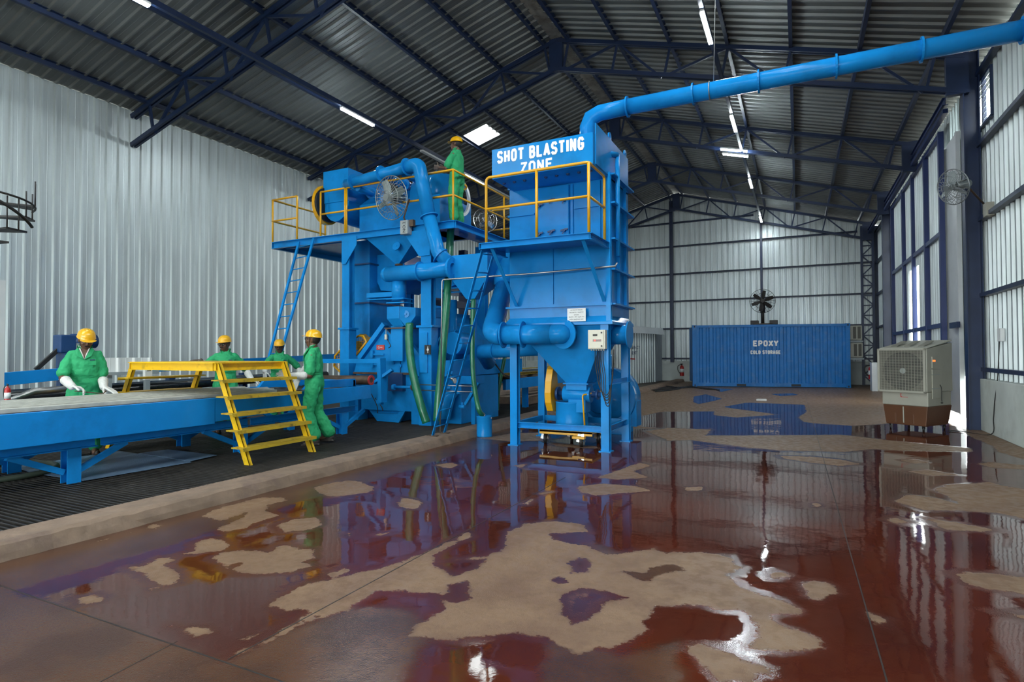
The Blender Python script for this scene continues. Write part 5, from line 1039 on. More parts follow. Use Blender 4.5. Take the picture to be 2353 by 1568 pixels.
m = MB(); m.tube([(sc.x+R_*math.cos(a_), sc.y+R_*math.sin(a_), ztop-.05*(a_+1.3)) for a_ in np.linspace(-1.5, 1.5, 16)], .014, 8); m.build('handrail', IR, ss)
m = MB(); m.tube([(sc.x+R_*math.cos(a_), sc.y+R_*math.sin(a_), ztop-.05-.28*(a_+.5)) for a_ in np.linspace(-.5, .8, 12)], .02, 8); m.build('handrail', IR, ss)
# ================================================================ outfeed line beyond the tower
of = thing('outfeed_conveyor', 'blue outfeed conveyor stacked with steel lengths behind the tower', 'conveyor', (-6.6, 13, .12))
ox = -5.9; q0, q1 = PX(1160, 905, ox), PX(1290, 872, ox)
m = MB(); m.box((ox-.05, q0.y, .62), (ox+.03, 20, .86)); m.build('side_beam', BLUEC, of, .004)
m = MB(); m.box((ox-1.5, q0.y, .62), (ox-1.44, 20, .86)); m.build('side_beam', BLUEC, of, .004)
for yy in (11.2, 12.9, 14.8, 17.0, 19.2):
    for x in (ox-.12, ox-1.35): m = MB(); m.ibeam((x, yy, .12 if yy < 13.4 else .28), (x, yy, .62), .12, .12, .012); m.build('leg', BLUEC, of)
for i in range(10): m = MB(); m.tube([(ox-1.42, q0.y+.4+i*.9, .84), (ox-.06, q0.y+.4+i*.9, .84)], .05, 12); m.build('roller', RUST, of)
for i in range(6):
    z = .94+.07*(i // 3); x = ox-.35-(i % 3)*.36; m = MB(); m.channel((x, 11.3+.2*i, z), (x, 19.5, z), .16, .06, .008); tag(m.build('steel_length', GREY if i % 2 else YELT), f'steel length stacked on the outfeed conveyor, {ORD[i]} from the floor side', 'steel length', 'steel lengths on the outfeed')
m = MB(); m.box((-9.6, 13.6, .035), (-6.25, 20.5, .3)); tag(m.build('trim_3', CONC, None, .01), 'low concrete step at the far end of the pit', 'concrete step', kind='structure')
m = MB(); m.tube(spline([PY(1130, 825, 10.2), PY(1148, 850, 10.1), PY(1160, 862, 10.0), PY(1176, 868, 9.9)], 6), .015, 8); tag(m.build('cable', BLACK), 'black cable drooping under the suction duct behind the tower leg', 'cable')
hose('thin green hose standing behind the outfeed leg', [PY(1160, 820, 11.0), PY(1150, 870, 11.0), PY(1144, 910, 11.0), PY(1143, 942, 11.1)], .04)
# ================================================================ container and things around it
KY = math.radians(14.5); kc = V((-4.0, 25.25, 0)); L_, W_, H_ = 6.06, 2.44, 2.59
ct = thing('shipping_container', 'blue shipping container lettered EPOXY COLD STORAGE', 'container', tuple(kc), KY)
def kb(name, a, b, mt=CONT, bev=.006, par=None, label=None): m = MB(); m.box(a, b); return m.build(name, mt, par or ct, bev, local=True, label=label)
m = MB(); st_ = []; n_ = 21; pit = (L_-.3)/n_
for i in range(n_): u = .15+i*pit; st_ += [(u, 0), (u+pit*.45, 0), (u+pit*.58, .036), (u+pit*.87, .036)]
st_.append((.15+n_*pit, 0))
for (u, d_), (w_, e_) in zip(st_, st_[1:]): m.add([(u, .02+d_, .16), (w_, .02+e_, .16), (w_, .02+e_, H_-.1), (u, .02+d_, H_-.1)], [(0, 1, 2, 3)])
m.build('front_panel', CONT, ct, local=True)
kb('box', (.1, .08, .15), (L_-.05, W_-.02, H_-.03)); kb('top_rail', (0, 0, H_-.11), (L_, .07, H_-.01))
br = kb('bottom_rail', (0, 0, .02), (L_, .08, .17))
for x in (0, L_-.16): kb('corner_post', (x, -.005, .0), (x+.16, .16, H_))
for x in (0, L_-.17):
    for z in (0, H_-.12):
        c_ = kb('corner_casting', (x-.004, -.012, z), (x+.174, .17, z+.12)); m = MB(); m.ell((x+.09, -.012, z+.06), (.028, .004, .04)); m.build('slot', BLACK, c_, local=True)
for x in (1.75, 3.85): kb('fork_pocket', (x, -.006, .04), (x+.36, .02, .13), BLACK, 0)
nrm = V((math.sin(KY), -math.cos(KY), 0)); rv_ = V((math.cos(KY), math.sin(KY), 0))
def kw(x, z, off=.004): return kc + rv_*x + nrm*off + Z*z
block('lettering', 'EPOXY', LETTER, kw(2.40, 1.68), rv_, Z, .25, .97, ct, stroke=.24, depth=.01, label='white stencilled word EPOXY')
block('lettering', 'COLD STORAGE', LETTER, kw(2.30, 1.36), rv_, Z, .16, 1.15, ct, stroke=.24, depth=.01, label='white stencilled words COLD STORAGE')
# pedestal fan on the container roof
fx = PY(1752, 692, 26.6); DKI = mat('dark rusted iron', (.018, .015, .014), .5, var=.2)
pf = cage_fan('pedestal_fan', 'dark pedestal fan standing on the container roof', (fx.x, 26.6, fx.z), (.1, -1, 0), .50, DKI, 6, 26, .11, [(fx.x, 26.75, fx.z), (fx.x, 26.75, H_+.05)], DKI)
m = MB(); m.tube([(fx.x, 26.75, H_+.04), (fx.x, 26.75, fx.z)], .06, 14); m.tube([(fx.x, 26.75, fx.z-.5), (fx.x, 26.75, fx.z-.1)], .1, 14); m.build('stand', DKI, pf)
m = MB(); m.tube([(fx.x, 26.75, H_), (fx.x, 26.75, H_+.06)], .42, 20); m.build('base', RUST, pf)
for s in (-.32, .42): m = MB(); m.box((fx.x+s-.16, 26.6, H_+.02), (fx.x+s+.16, 26.85, H_+.2)); m.build('ballast', DKI, pf, .02)
# air conditioner units
for (x0, y0_, x1, y1_), lb in (((1958, 782, 1981, 748), 'upper beige air conditioner unit on the end of the container'), ((1960, 822, 1983, 788), 'lower beige air conditioner unit on the end of the container')):
    a, b = PY(x0, y0_, 27.1), PY(x1, y1_, 27.1); o = thing('air_conditioner', lb, 'air conditioner', (a.x, 27.1, a.z), group='container air conditioners'); m = MB(); m.box((a.x-.25, 27.1, a.z), (b.x, 27.7, b.z)); m.build('case', BEIGE, o, .02)
    for k in (.1, .55): m = MB(); w = b.x-a.x; m.box((a.x+w*k, 27.085, a.z+.06), (a.x+w*(k+.3), 27.1, b.z-.05)); m.build('grille', mat('dark slot grille', (.09, .085, .07), .6) if 'dark slot grille' not in bpy.data.materials else bpy.data.materials['dark slot grille'], o)
    m = MB(); m.box((a.x-.35, 27.05, a.z-.08), (b.x+.03, 27.75, a.z-.02)); m.build('bracket_shelf', GREY, o)
e1 = PY(1567, 864, 29.34); extinguisher('red fire extinguisher with hose hung on the far low wall left of the container', (e1.x, 29.34, e1.z), .62, .095)
e2 = PX(2004, 872, 2.5); extinguisher('small red fire extinguisher in the dark corner right of the container', (e2.x, e2.y, e2.z), .6, .12)
m = MB(); q = PX(2012, 862, 2.55); m.box((q.x-.15, q.y-.3, .0), (q.x+.3, q.y+.3, 1.05)); tag(m.build('white_cabinet', WPANEL, None, .01), 'pale cabinet standing in the far right corner behind the cooler', 'cabinet')
# emergency exit shed
A, B = PZ(1410, 889), PZ(1505, 879.5); sh = thing('exit_shed', 'ribbed metal exit booth marked EMERGENCY EXIT left of the container', 'booth', (B.x, B.y, 0))
u_ = (B-A).normalized(); nn = V((u_.y, -u_.x, 0)); hgt = PY(1505, 768, B.y).z; L2 = round((B-A).length/.25)*.25; A = B-u_*L2
st_ = profile(L2); m = MB()
for (u, d_), (w_, e_) in zip(st_, st_[1:]): m.add([A+u_*u+nn*d_, A+u_*w_+nn*e_, A+u_*w_+nn*e_+Z*hgt, A+u_*u+nn*d_+Z*hgt], [(0, 1, 2, 3)])
m.build('front_sheet', GALV, sh)
Bk = V((PY(1521, 800, 29.38).x, 29.38, 0)); m = MB(); m.prism([B, Bk, Bk+Z*hgt, B+Z*hgt], (-.04, -.01, 0)); m.build('side_sheet', mat('grey side sheet', (.30, .34, .38), .5, metal=.2), sh)
c0, c1 = A+nn*.35+Z*(hgt-.02), B+nn*.35+u_*.35+Z*(hgt-.02); m = MB(); m.prism([c0, c1, c1+Z*.3-nn*.08, c0+Z*.3-nn*.08], (-nn.x*.5, -nn.y*.5, .05)); m.build('canopy', WPANEL, sh)
m = MB(); m.box((B.x-.12, B.y-.06, 0), (B.x+.02, B.y+.02, hgt)); m.build('corner_trim', WPANEL, sh)
def onf(px, z): 
    d = _ray(px, 800); k = ((A-CAMLOC).dot(nn))/(d.dot(nn)); p = CAMLOC+d*k+nn*.035; return V((p.x, p.y, z))
e0_, e1_ = onf(1438, 1.62), onf(1469, 1.62); text('lettering', 'EMERGENCY', NAVYT, onf(1433, 1.60), u_, Z, .15, (onf(1469, 0)-onf(1433, 0)).length, sh, bold=.004, depth=.006, label='navy painted word EMERGENCY')
text('lettering', 'EXIT', NAVYT, onf(1451, 1.36), u_, Z, .15, (onf(1463, 0)-onf(1451, 0)).length, sh, bold=.01, depth=.006, label='navy painted word EXIT')
m = MB(); p = onf(1447, 1.17); q = onf(1457, 1.15); m.bar(p, q, .02, .05); m.build('door_bar', RED, sh)
for k in range(5):
    rr = random.Random(k); p0_ = PZ(1490+k*4, 894+k*2); m = MB(); m.tube(spline([p0_+Z*.02, PZ(1530+6*k, 889+2*k)+Z*.03, PZ(1565+5*k, 893-k)+Z*.02, PZ(1590+7*k, 891+k)+Z*.02, PZ(1630+6*k, 894+k)+Z*.02], 6), .02, 6); tag(m.build('floor_cable', BLACK), 'black cable trailing over the floor before the container', 'cable', 'cables before the container')
m = MB(); p = PZ(1738, 921); m.prism([p, p+V((.28, .03, 0)), p+V((.26, .16, 0)), p+V((.04, .12, 0))], (0, 0, .05)); tag(m.build('paper_scrap', WHITE), 'crumpled white paper scrap on the floor before the container', 'paper scrap')
# ================================================================ evaporative cooler
pA, pB, pC = V((1.45, 13.03, 0)), V((2.06, 12.62, 0)), V((2.46, 13.02, 0))
ang = math.atan2(pB.y-pA.y, pB.x-pA.x); co = thing('air_cooler', 'beige evaporative air cooler with brown tank on castors', 'air cooler', tuple(pA), ang)
w, d_ = .74, .84
def cb_(name, m, mt, bev=.008, par=None, label=None): return m.build(name, mt, par or co, bev, local=True, label=label)
m = MB(); m.loft([V((.03, .0, .10)), V((w-.03, .0, .10)), V((w-.02, d_-.05, .10)), V((.02, d_-.05, .10))], [V((-.01, -.02, .46)), V((w+.01, -.02, .46)), V((w+.03, d_-.02, .46)), V((0, d_-.02, .46))]); tk = cb_('tank', m, BROWN, .012)
for x in (.2, .5): m = MB(); m.box((x-.015, -.012, .13), (x+.015, -.0, .45)); cb_('tank_rib', m, BROWN, .004, tk)
m = MB(); m.bar((.35, -.02, .14), (.35, -.028, .44), .018, .01); cb_('level_tube', m, BEIGE, 0, tk)
m = MB(); m.box((-.02, -.025, .46), (w+.02, d_-.02, .72)); m.loft([V((-.05, -.05, .72)), V((w+.02, -.05, .72)), V((w+.04, d_, .72)), V((0, d_, .72))], [V((-.05, -.05, 1.5)), V((w+.02, -.05, 1.5)), V((w+.04, d_, 1.62)), V((0, d_, 1.62))]); cb_('body', m, BEIGE, .015)
m = MB(); m.prism([(-.05, -.05, 1.5), (w+.02, -.05, 1.5), (w+.04, d_, 1.65), (.0, d_, 1.65)], (0, 0, .02))
cb_('lid', m, BEIGE, .008)
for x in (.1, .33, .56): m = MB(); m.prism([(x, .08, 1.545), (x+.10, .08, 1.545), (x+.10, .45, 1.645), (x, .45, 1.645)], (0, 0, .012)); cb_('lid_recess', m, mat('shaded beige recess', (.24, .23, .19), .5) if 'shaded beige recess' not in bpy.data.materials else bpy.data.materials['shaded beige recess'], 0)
m = MB()
for a, b in (((-.07, 1.47), (w+.01, 1.51)), ((-.07, .70), (w+.01, .74)), ((-.07, .70), (-.03, 1.51)), ((w-.03, .70), (w+.01, 1.51))): m.box((a[0], -.085, a[1]), (b[0], -.05, b[1]))
gf = cb_('grille_frame', m, BEIGE, .006)
m = MB(); m.box((-.03, -.0515, .74), (w-.03, -.0505, 1.47)); cb_('grille_backing', m, mat('dull brown backing', (.10, .095, .08), .6), 0)
m = MB(); m.tube([(w*.5, -.053, 1.10), (w*.5, -.056, 1.10)], .35, 36); cb_('fan_opening', m, mat('dark fan void', (.012, .014, .016), .6), 0)
for k in range(4):
    a_ = k*PI/2+.4; m = MB(); m.prism([(w*.5+r_*math.cos(a_+o_), -.058, 1.10+r_*math.sin(a_+o_)) for r_, o_ in ((.06, -.3), (.32, -.22), (.33, .25), (.07, .4))], (0, -.004, 0)); cb_('fan_blade', m, BLACK, 0)
m = MB(); m.disc((w*.5, -.062, 1.10), Y, .05, .02); cb_('hub', m, GREY, 0)
m = MB()
for i in range(36): z = .755+i*.0205; m.bar((-.03, -.072, z), (w-.03, -.072, z), .004, .006)
for i in range(14): x = .0+i*.052; m.bar((x, -.078, .74), (x, -.078, 1.47), .004, .006)
cb_('grille', m, BEIGE, 0)
text('emblem', 'E', REDSIGN, tuple(pA+V((math.cos(ang)*.30+math.sin(ang)*.027, math.sin(ang)*.30-math.cos(ang)*.027, .62))), (math.cos(ang), math.sin(ang), 0), Z, .06, .03, co, depth=.003)
m = MB(); m.bar((.31, -.027, .615), (.43, -.027, .615), .003, .008); cb_('emblem', m, REDSIGN, 0)
sx = w+.035
m = MB(); m.box((sx-.01, .10, 1.15), (sx+.008, .23, 1.36)); pn = cb_('control_panel', m, BEIGE, .004)
m = MB(); m.box((sx+.006, .11, 1.27), (sx+.012, .20, 1.30)); cb_('led', m, LEDO, 0, pn)
m = MB(); m.box((sx-.01, .10, .60), (sx+.006, .44, 1.13)); cb_('side_hatch', m, BEIGE, .004)
for z in (.78, 1.03): m = MB(); m.box((sx+.004, .06, z), (sx+.009, .36, z+.012)); cb_('hatch_groove', m, GREY, 0)
m = MB(); m.tube(spline([(sx+.02, .33, .85), (sx+.03, .36, .78), (sx+.03, .36, .6), (sx+.03, .37, .54)], 4), .006, 6); m.ell((sx+.03, .37, .52), (.02, .02, .012)); cb_('drain_hose', m, BLACK, 0)
for x, y in ((.08, .06), (w-.1, .06), (w-.06, d_-.12), (.08, d_-.12)):
    m = MB(); m.disc((x, y, .045), (1, .5, 0), .045, .03, 16); m.bar((x, y, .05), (x, y, .105), .04, .03); cb_('castor', m, BLACK, 0)
# wall fan with its bracket
wfc = PX(2190, 430, 2.42); wf = cage_fan('wall_fan', 'grey wall fan on a long arm beside the navy column', wfc, (-.80, -.55, -.25), .30, WIRE, 3, 22, .075, [wfc+V((.2, .12, .05)), PX(2262, 470, 3.0)], GREY)
q = PX(2272, 482, 3.04); m = MB(); m.box((q.x-.06, q.y-.1, q.z-.12), (q.x+.06, q.y+.1, q.z+.12)); m.build('switch_case', BEIGE, wf, .01)
q = PX(2300, 770, 3.08); so = thing('socket_box', 'small white socket box on the right wall above the low wall', 'socket', tuple(q)); m = MB(); m.box((q.x-.03, q.y-.09, q.z-.11), (q.x+.03, q.y+.09, q.z+.11)); m.build('case', WHITE, so, .006)
m = MB(); m.tube(spline([(3.06, q.y, q.z-.1), (3.02, q.y, .96), (2.99, q.y+.05, .6), (2.98, q.y+.1, .3), (2.95, q.y+.15, .02), (2.6, q.y+.5, .015), (2.4, 12.95, .015)], 6), .008, 6); tag(m.build('cable', BLACK), 'black cable running down the white low wall to the cooler', 'cable')
# ================================================================ people
SKIN = mat('brown skin', (.115, .052, .030), .5, var=.08, vscale=6)
GREENC = mat('green coverall cloth', (.018, .34, .13), .75, var=.10, vscale=7, bump=.15, bscale=60)
GLOVE = mat('white work glove leather', (.62, .62, .60), .8, var=.10, vscale=14, bump=.2, bscale=50)
GLOVED = mat('soiled grey glove', (.13, .10, .085), .8, var=.2, vscale=14)
HELM = mat('yellow safety helmet', (.80, .42, .008), .28, var=.04, coat=.4)
HAIR = mat('black hair', (.010, .008, .007), .6, var=.2)
EYEW = mat('eye white', (.30, .27, .24), .3); PUP = mat('dark pupil', (.01, .007, .005), .2)
SHIRT = mat('white shirt collar', (.66, .66, .64), .8)
BOOT = mat('dark work boot', (.020, .013, .010), .5)
LENS, ln_, ll_, lb_ = nodes('clear safety lens'); lb_.inputs['Base Color'].default_value = (.03, .03, .03, 1); lb_.inputs['Roughness'].default_value = .12; lb_.inputs['Alpha'].default_value = .35
LIP = mat('lip', (.10, .035, .028), .5)
wtex = bpy.data.textures.new('cloth folds', 'CLOUDS'); wtex.noise_scale = .065; wtex.noise_depth = 2
wtex2 = bpy.data.textures.new('glove folds', 'CLOUDS'); wtex2.noise_scale = .03
def capsule(m, a, b, ra, rb, n=14, flat=1.0):
    """tapered limb with round ends"""
    a, b = V(a), V(b); d = (b-a); L = max(d.length, 1e-5); d /= L
    prof = [(-ra*.95, ra*.3), (-ra*.7, ra*.72), (-ra*.35, ra*.94), (0, ra)] + [(L*t, ra+(rb-ra)*t) for t in (.25, .5, .75)] + [(L, rb), (L+rb*.35, rb*.94), (L+rb*.7, rb*.72), (L+rb*.95, rb*.3)]
    u = Z if abs(d.z) < .9 else X; x = d.cross(u).normalized(); y = d.cross(x); vs = []
    for t, r in prof: vs += [a+d*t+x*math.cos(2*PI*j/n)*r+y*math.sin(2*PI*j/n)*r*flat for j in range(n)]
    k = len(prof); f = [(i*n+j, i*n+(j+1) % n, (i+1)*n+(j+1) % n, (i+1)*n+j) for i in range(k-1) for j in range(n)] + [list(range(n))[::-1], list(range((k-1)*n, k*n))]
    m.add(vs, f, True)
def rings(m, R, n=20):
    """closed loft through elliptical rings (centre, forward radius, side radius, forward tilt)"""
    vs = []
    for c, rx, ry in R: vs += [V(c)+V((rx*math.cos(2*PI*j/n), ry*math.sin(2*PI*j/n), 0)) for j in range(n)]
    k = len(R); m.add(vs, [(i*n+j, i*n+(j+1) % n, (i+1)*n+(j+1) % n, (i+1)*n+j) for i in range(k-1) for j in range(n)] + [list(range(n))[::-1], list(range((k-1)*n, k*n))], True)
def fuse(m, name, material, parent, vox, smooth=4, folds=0.0, tex=None, local=True):
    """one continuous surface grown over overlapping shapes"""
    o = m.build('tmp_shape', material, None, local=True)
    r = o.modifiers.new('r', 'REMESH'); r.mode = 'VOXEL'; r.voxel_size = vox; r.use_smooth_shade = True
    if smooth: s = o.modifiers.new('s', 'SMOOTH'); s.iterations = smooth; s.factor = .5
    if folds: d = o.modifiers.new('d', 'DISPLACE'); d.texture = tex or wtex; d.strength = folds; d.mid_level = .5; d.texture_coords = 'LOCAL'
    dg = bpy.context.evaluated_depsgraph_get(); me = bpy.data.meshes.new_from_object(o.evaluated_get(dg)); me.name = name
    old = o.data; bpy.data.objects.remove(o); bpy.data.meshes.remove(old)
    me.polygons.foreach_set('use_smooth', [True]*len(me.polygons)); me.materials.clear(); me.materials.append(material)
    q = bpy.data.objects.new(name, me); COL.objects.link(q); q.parent = parent; return q
def hand(m, w, d, pn, thumb, curl=.4, s=1.0, spread=.09):
    """palm and five bent fingers: wrist w, finger direction d, palm normal pn, thumb side (unit vector)"""
    w, d, pn = V(w), V(d).normalized(), V(pn); pn = (pn-d*pn.dot(d)).normalized(); t = V(thumb); t = (t-d*t.dot(d)-pn*t.dot(pn)).normalized()
    k = w+d*.088*s
    for o_ in (-.026, -.009, .009, .026): capsule(m, w+d*.012+t*o_*.7*s, k+t*o_*s, .0165*s, .0135*s, 10)
    for o_, L, c in ((.031, .074, .9), (.0105, .084, 1.0), (-.0105, .078, 1.08), (-.030, .062, 1.2)):
        p = k+t*o_*s; dd = (d+t*o_*spread*12).normalized(); r = .0100*s
        for seg, f in ((.45, .45), (.32, 1.1), (.23, 1.5)):
            a = curl*c*f; e = dd*math.cos(a)+pn*math.sin(a); q = p+e*L*seg*s; capsule(m, p, q, r, r*.92, 8); p = q; r *= .92
    p = w+d*.025*s+t*.030*s
    for v_, L in (((d*.62+t*.78+pn*.25), .042), ((d*.85+t*.35+pn*.45), .034), ((d*.9+t*.1+pn*.55), .027)):
        q = p+v_.normalized()*L*s; capsule(m, p, q, .0125*s, .0108*s, 8); p = q
def person(label, loc, face, lean=0.0, head=(0, 0), arms=None, legs=None, gloves=('w', 'w'), collar=True, glasses=True, moustache=True, group='workers in green coveralls', height=1.0, hand_in=None):
    """loc: feet on the ground, face: heading in degrees; arms: world points {side: (elbow, wrist, finger dir, palm normal, thumb dir, curl)}"""
    P_ = thing('person', label, 'person', loc, math.radians(face), group); P_.scale = (height,)*3
    IM = (Matrix.Translation(V(loc)) @ Matrix.Rotation(math.radians(face), 4, 'Z') @ Matrix.Scale(height, 4)).inverted(); I3 = IM.to_3x3().normalized()
    ln = lambda z: lean*max(0, z-.88)                      # forward drift of the leaning trunk with height
    def tp(x, y, z): return V((x+ln(z), y, z))
    sh = {1: tp(-.005, .172, 1.325), -1: tp(-.005, -.172, 1.325)}
    hy, hp = math.radians(head[0]), math.radians(head[1])
    HR = Matrix.Rotation(hy, 3, 'Z') @ Matrix.Rotation(hp, 3, 'Y'); hc = tp(.02, 0, 1.535); hb = tp(.0, 0, 1.44)
    hc = hb+HR @ V((.02, 0, .095))
    H = lambda x, y, z: hc+HR @ V((x, y, z))
    LG = legs or {1: ((.04, .105, .47), (.0, .12, .075), 12), -1: ((.04, -.105, .47), (.0, -.12, .075), -12)}
    A = {}
    for s in (1, -1):
        q = (arms or {}).get(s)
        if q is None: el, wr, d, pn, th, cu = sh[s]+V((.02, s*.06, -.27)), sh[s]+V((.10, s*.07, -.50)), V((.2, 0, -1)), V((0, -s, 0)), V((1, 0, 0)), .5
        else:
            el, wr = IM @ V(q[0]), IM @ V(q[1]); d, pn, th = I3 @ V(q[2]), I3 @ V(q[3]), I3 @ V(q[4]); cu = q[5]
            v_ = el-sh[s]; el = sh[s]+v_.normalized()*min(max(v_.length, .25), .31)
            v_ = wr-el; wr = el+v_.normalized()*min(max(v_.length, .21), .28)
        A[s] = (el, wr, d, pn, th, cu)
    # body: one continuous surface
    m = MB(); m.ell(H(.0, 0, .03), (.096, .074, .108), HR, 20, 14); m.ell(H(.022, 0, -.045), (.070, .058, .075), HR, 16, 10); m.ell(H(.058, 0, -.082), (.026, .030, .022), HR)
    m.ell(H(.094, 0, -.012), (.020, .013, .026), HR); m.ell(H(.100, 0, -.022), (.014, .018, .011), HR); m.ell(H(.083, 0, .026), (.018, .044, .011), HR); m.ell(H(.080, 0, -.052), (.018, .024, .012), HR)
    for s in (1, -1): m.ell(H(.055, s*.045, -.02), (.028, .020, .022), HR); m.ell(H(-.012, s*.077, .0), (.020, .009, .032), HR)
    capsule(m, tp(-.01, 0, 1.36), H(-.012, 0, -.05), .058, .054)
    rings(m, [(tp(0, 0, .86), .085, .12), (tp(0, 0, 1.0), .08, .11), (tp(0, 0, 1.2), .09, .12), (tp(0, 0, 1.33), .06, .10), (tp(-.005, 0, 1.40), .045, .055)])
    for s in (1, -1):
        el, wr, d, *_ = A[s]; capsule(m, sh[s]-V((0, s*.06, .02)), sh[s]-Z*.02, .032, .032); capsule(m, sh[s]-Z*.02, el, .034, .037); capsule(m, el, wr, .041, .029); capsule(m, wr, wr+d.normalized()*.03, .024, .018)
        kn, an, _t = LG[s]; capsule(m, (0, s*.09, .86), kn, .075, .055); capsule(m, kn, an, .052, .038); capsule(m, an, V(an)+V((.12, 0, -.035)), .038, .034)
    body = fuse(m, 'body', SKIN, P_, .0085, 3)
    # coverall
    m = MB(); rings(m, [(tp(0, 0, .78), .10, .14), (tp(-.005, 0, .86), .135, .178), (tp(0, 0, .95), .132, .178), (tp(0, 0, 1.03), .118, .158), (tp(.005, 0, 1.07), .13, .168), (tp(.01, 0, 1.2), .130, .172), (tp(0, 0, 1.31), .112, .170), (tp(-.005, 0, 1.37), .082, .118), (tp(-.01, 0, 1.425), .062, .070)], 24)
    for s in (1, -1):
        el, wr, *_ = A[s]; e2 = sh[s].lerp(el, .80); capsule(m, sh[s]-V((0, s*.04, .0)), sh[s].lerp(el, .5), .064, .064); capsule(m, sh[s].lerp(el, .4), e2, .062, .072)
        kn, an, _t = LG[s]; kn, an = V(kn), V(an); capsule(m, (0, s*.088, .84), kn, .112, .088); capsule(m, kn, an+Z*.05+(kn-an).normalized()*.02, .088, .094)
    cov = fuse(m, 'coverall', GREENC, P_, .0095, 2, .030)
    m = MB(); c_ = tp(.012, 0, 1.425)
    for s in (1, -1): m.prism([c_+V((.055, s*.005, -.055)), c_+V((.075, s*.05, -.075)), c_+V((.03, s*.085, .012)), c_+V((-.05, s*.07, .035)), c_+V((-.052, s*.055, .04)), c_+V((.03, s*.06, .025))], (-.008, 0, .008))
    m.build('collar', GREENC, cov, .004, local=True)
    m = MB(); m.bar(tp(.14, .05, 1.235), tp(.125, .125, 1.24), .004, .085); m.build('chest_pocket', GREENC, cov, 0, local=True)
    m = MB(); m.bar(tp(.146, .06, 1.262), tp(.133, .115, 1.265), .003, .014); m.build('name_print', NAVYT, cov, 0, local=True)
    m = MB(); m.torus(tp(0, 0, 1.035), Z, .112, .009, 28, 8); 
    for i, v_ in enumerate(m.v): m.v[i] = (v_[0], (v_[1])*1.36, v_[2])
    m.build('waist_band', GREENC, cov, 0, local=True)
    if collar:
        m = MB(); 
        for s in (1, -1): m.prism([c_+V((.062, s*.004, -.085)), c_+V((.070, s*.035, -.045)), c_+V((.025, s*.070, .022)), c_+V((-.02, s*.066, .035)), c_+V((.03, s*.045, .015))], (-.005, 0, .006))
        m.build('shirt_collar', SHIRT, cov, .003, local=True)
        m = MB(); m.prism([tp(.128, 0, 1.275), tp(.118, .022, 1.32), tp(.082, .052, 1.40), tp(.070, 0, 1.43), tp(.082, -.052, 1.40), tp(.118, -.022, 1.32)], (.004, 0, .004)); m.build('neckline', SKIN, cov, 0, local=True)
        for s in (1, -1):
            m = MB(); m.prism([tp(.137, 0, 1.262), tp(.124, s*.024, 1.325), tp(.084, s*.060, 1.415), tp(.090, s*.044, 1.412), tp(.128, s*.012, 1.322)], (.008, 0, .004)); m.build('shirt_edge', SHIRT, cov, .002, local=True)
            m = MB(); m.prism([tp(.135, s*.004, 1.262), tp(.122, s*.075, 1.31), tp(.060, s*.105, 1.385), tp(.055, s*.072, 1.42), tp(.118, s*.030, 1.335)], (.014, 0, .006)); m.build('lapel', GREENC, cov, .004, local=True)
    # gloves with gauntlets and five fingers
    for s in (1, -1):
        el, wr, d, pn, th, cu = A[s]; g = gloves[0 if s > 0 else 1]; gm = GLOVE if g == 'w' else GLOVED if g == 'd' else SKIN
        m = MB(); hand(m, wr, d, pn, th, cu, 1.22 if g != 's' else 1.0)
        if g == 'w': capsule(m, wr.lerp(el, .66), wr, .060, .046, 16)
        else: capsule(m, wr.lerp(el, .15), wr, .034, .03, 14)
        fuse(m, 'glove' if g != 's' else 'hand', gm, P_, .0048, 2, .006 if g != 's' else 0, wtex2)
    # boots
    for s in (1, -1):
        kn, an, tw = LG[s]; an = V(an); f_ = Matrix.Rotation(math.radians(tw), 3, 'Z') @ V((1, 0, 0)); m = MB(); gz_ = an.z-.075
        capsule(m, an-f_*.03+Z*(-.03), an+f_*.03+Z*(-.03), .048, .046, 14); capsule(m, an+f_*.0-Z*.035, an+f_*.14-Z*.045, .045, .036, 14); m.cbox(an+f_*.055+Z*(-.066), (.27, .092, .018), Matrix.Rotation(math.radians(tw), 3, 'Z'))
        fuse(m, 'boot', BOOT, P_, .009, 2)
    # head details
    for s in (1, -1):
        m = MB(); m.ell(H(.083, s*.031, .008), (.010, .014, .0095), HR, 12, 8); e_ = m.build('eye', EYEW, body, 0, local=True)
        m = MB(); m.ell(H(.0915, s*.030, .008), (.003, .0055, .0055), HR, 10, 6); m.build('pupil', PUP, body, 0, local=True)
        m = MB(); m.ell(H(.091, s*.033, .029), (.007, .021, .0045), HR, 10, 6); m.build('eyebrow', HAIR, body, 0, local=True)
    m = MB(); m.ell(H(.0935, 0, -.057), (.006, .020, .005), HR, 12, 6); m.build('mouth', LIP, body, 0, local=True)
    if moustache: m = MB(); m.ell(H(.096, .013, -.043), (.009, .020, .0075), HR, 10, 6); m.ell(H(.096, -.013, -.043), (.009, .020, .0075), HR, 10, 6); m.build('moustache', HAIR, P_, 0, local=True)
    m = MB(); m.ell(H(-.022, 0, .035), (.088, .079, .105), HR, 18, 12); fuse(m, 'hair', HAIR, P_, .008, 1)
    if glasses:
        m = MB()
        for s in (1, -1): m.ell(H(.105, s*.034, .006), (.004, .030, .019), HR, 14, 8)
        gl = m.build('safety_glasses', LENS, P_, 0, local=True)
        m = MB()
        for s in (1, -1): m.tube([H(.100, s*.062, .012), H(.05, s*.082, .014), H(-.02, s*.084, .012)], .0028, 6)
        m.tube([H(.108, .062, .022), H(.110, 0, .024), H(.108, -.062, .022)], .003, 6); m.build('frame', BLACK, gl, 0, local=True)
    # helmet
    hh = MB(); n = 28; prof = [(.045, 1.06), (.052, 1.0), (.08, .985), (.11, .90), (.138, .70), (.152, .42), (.158, .15), (.159, 0)]; vs = []
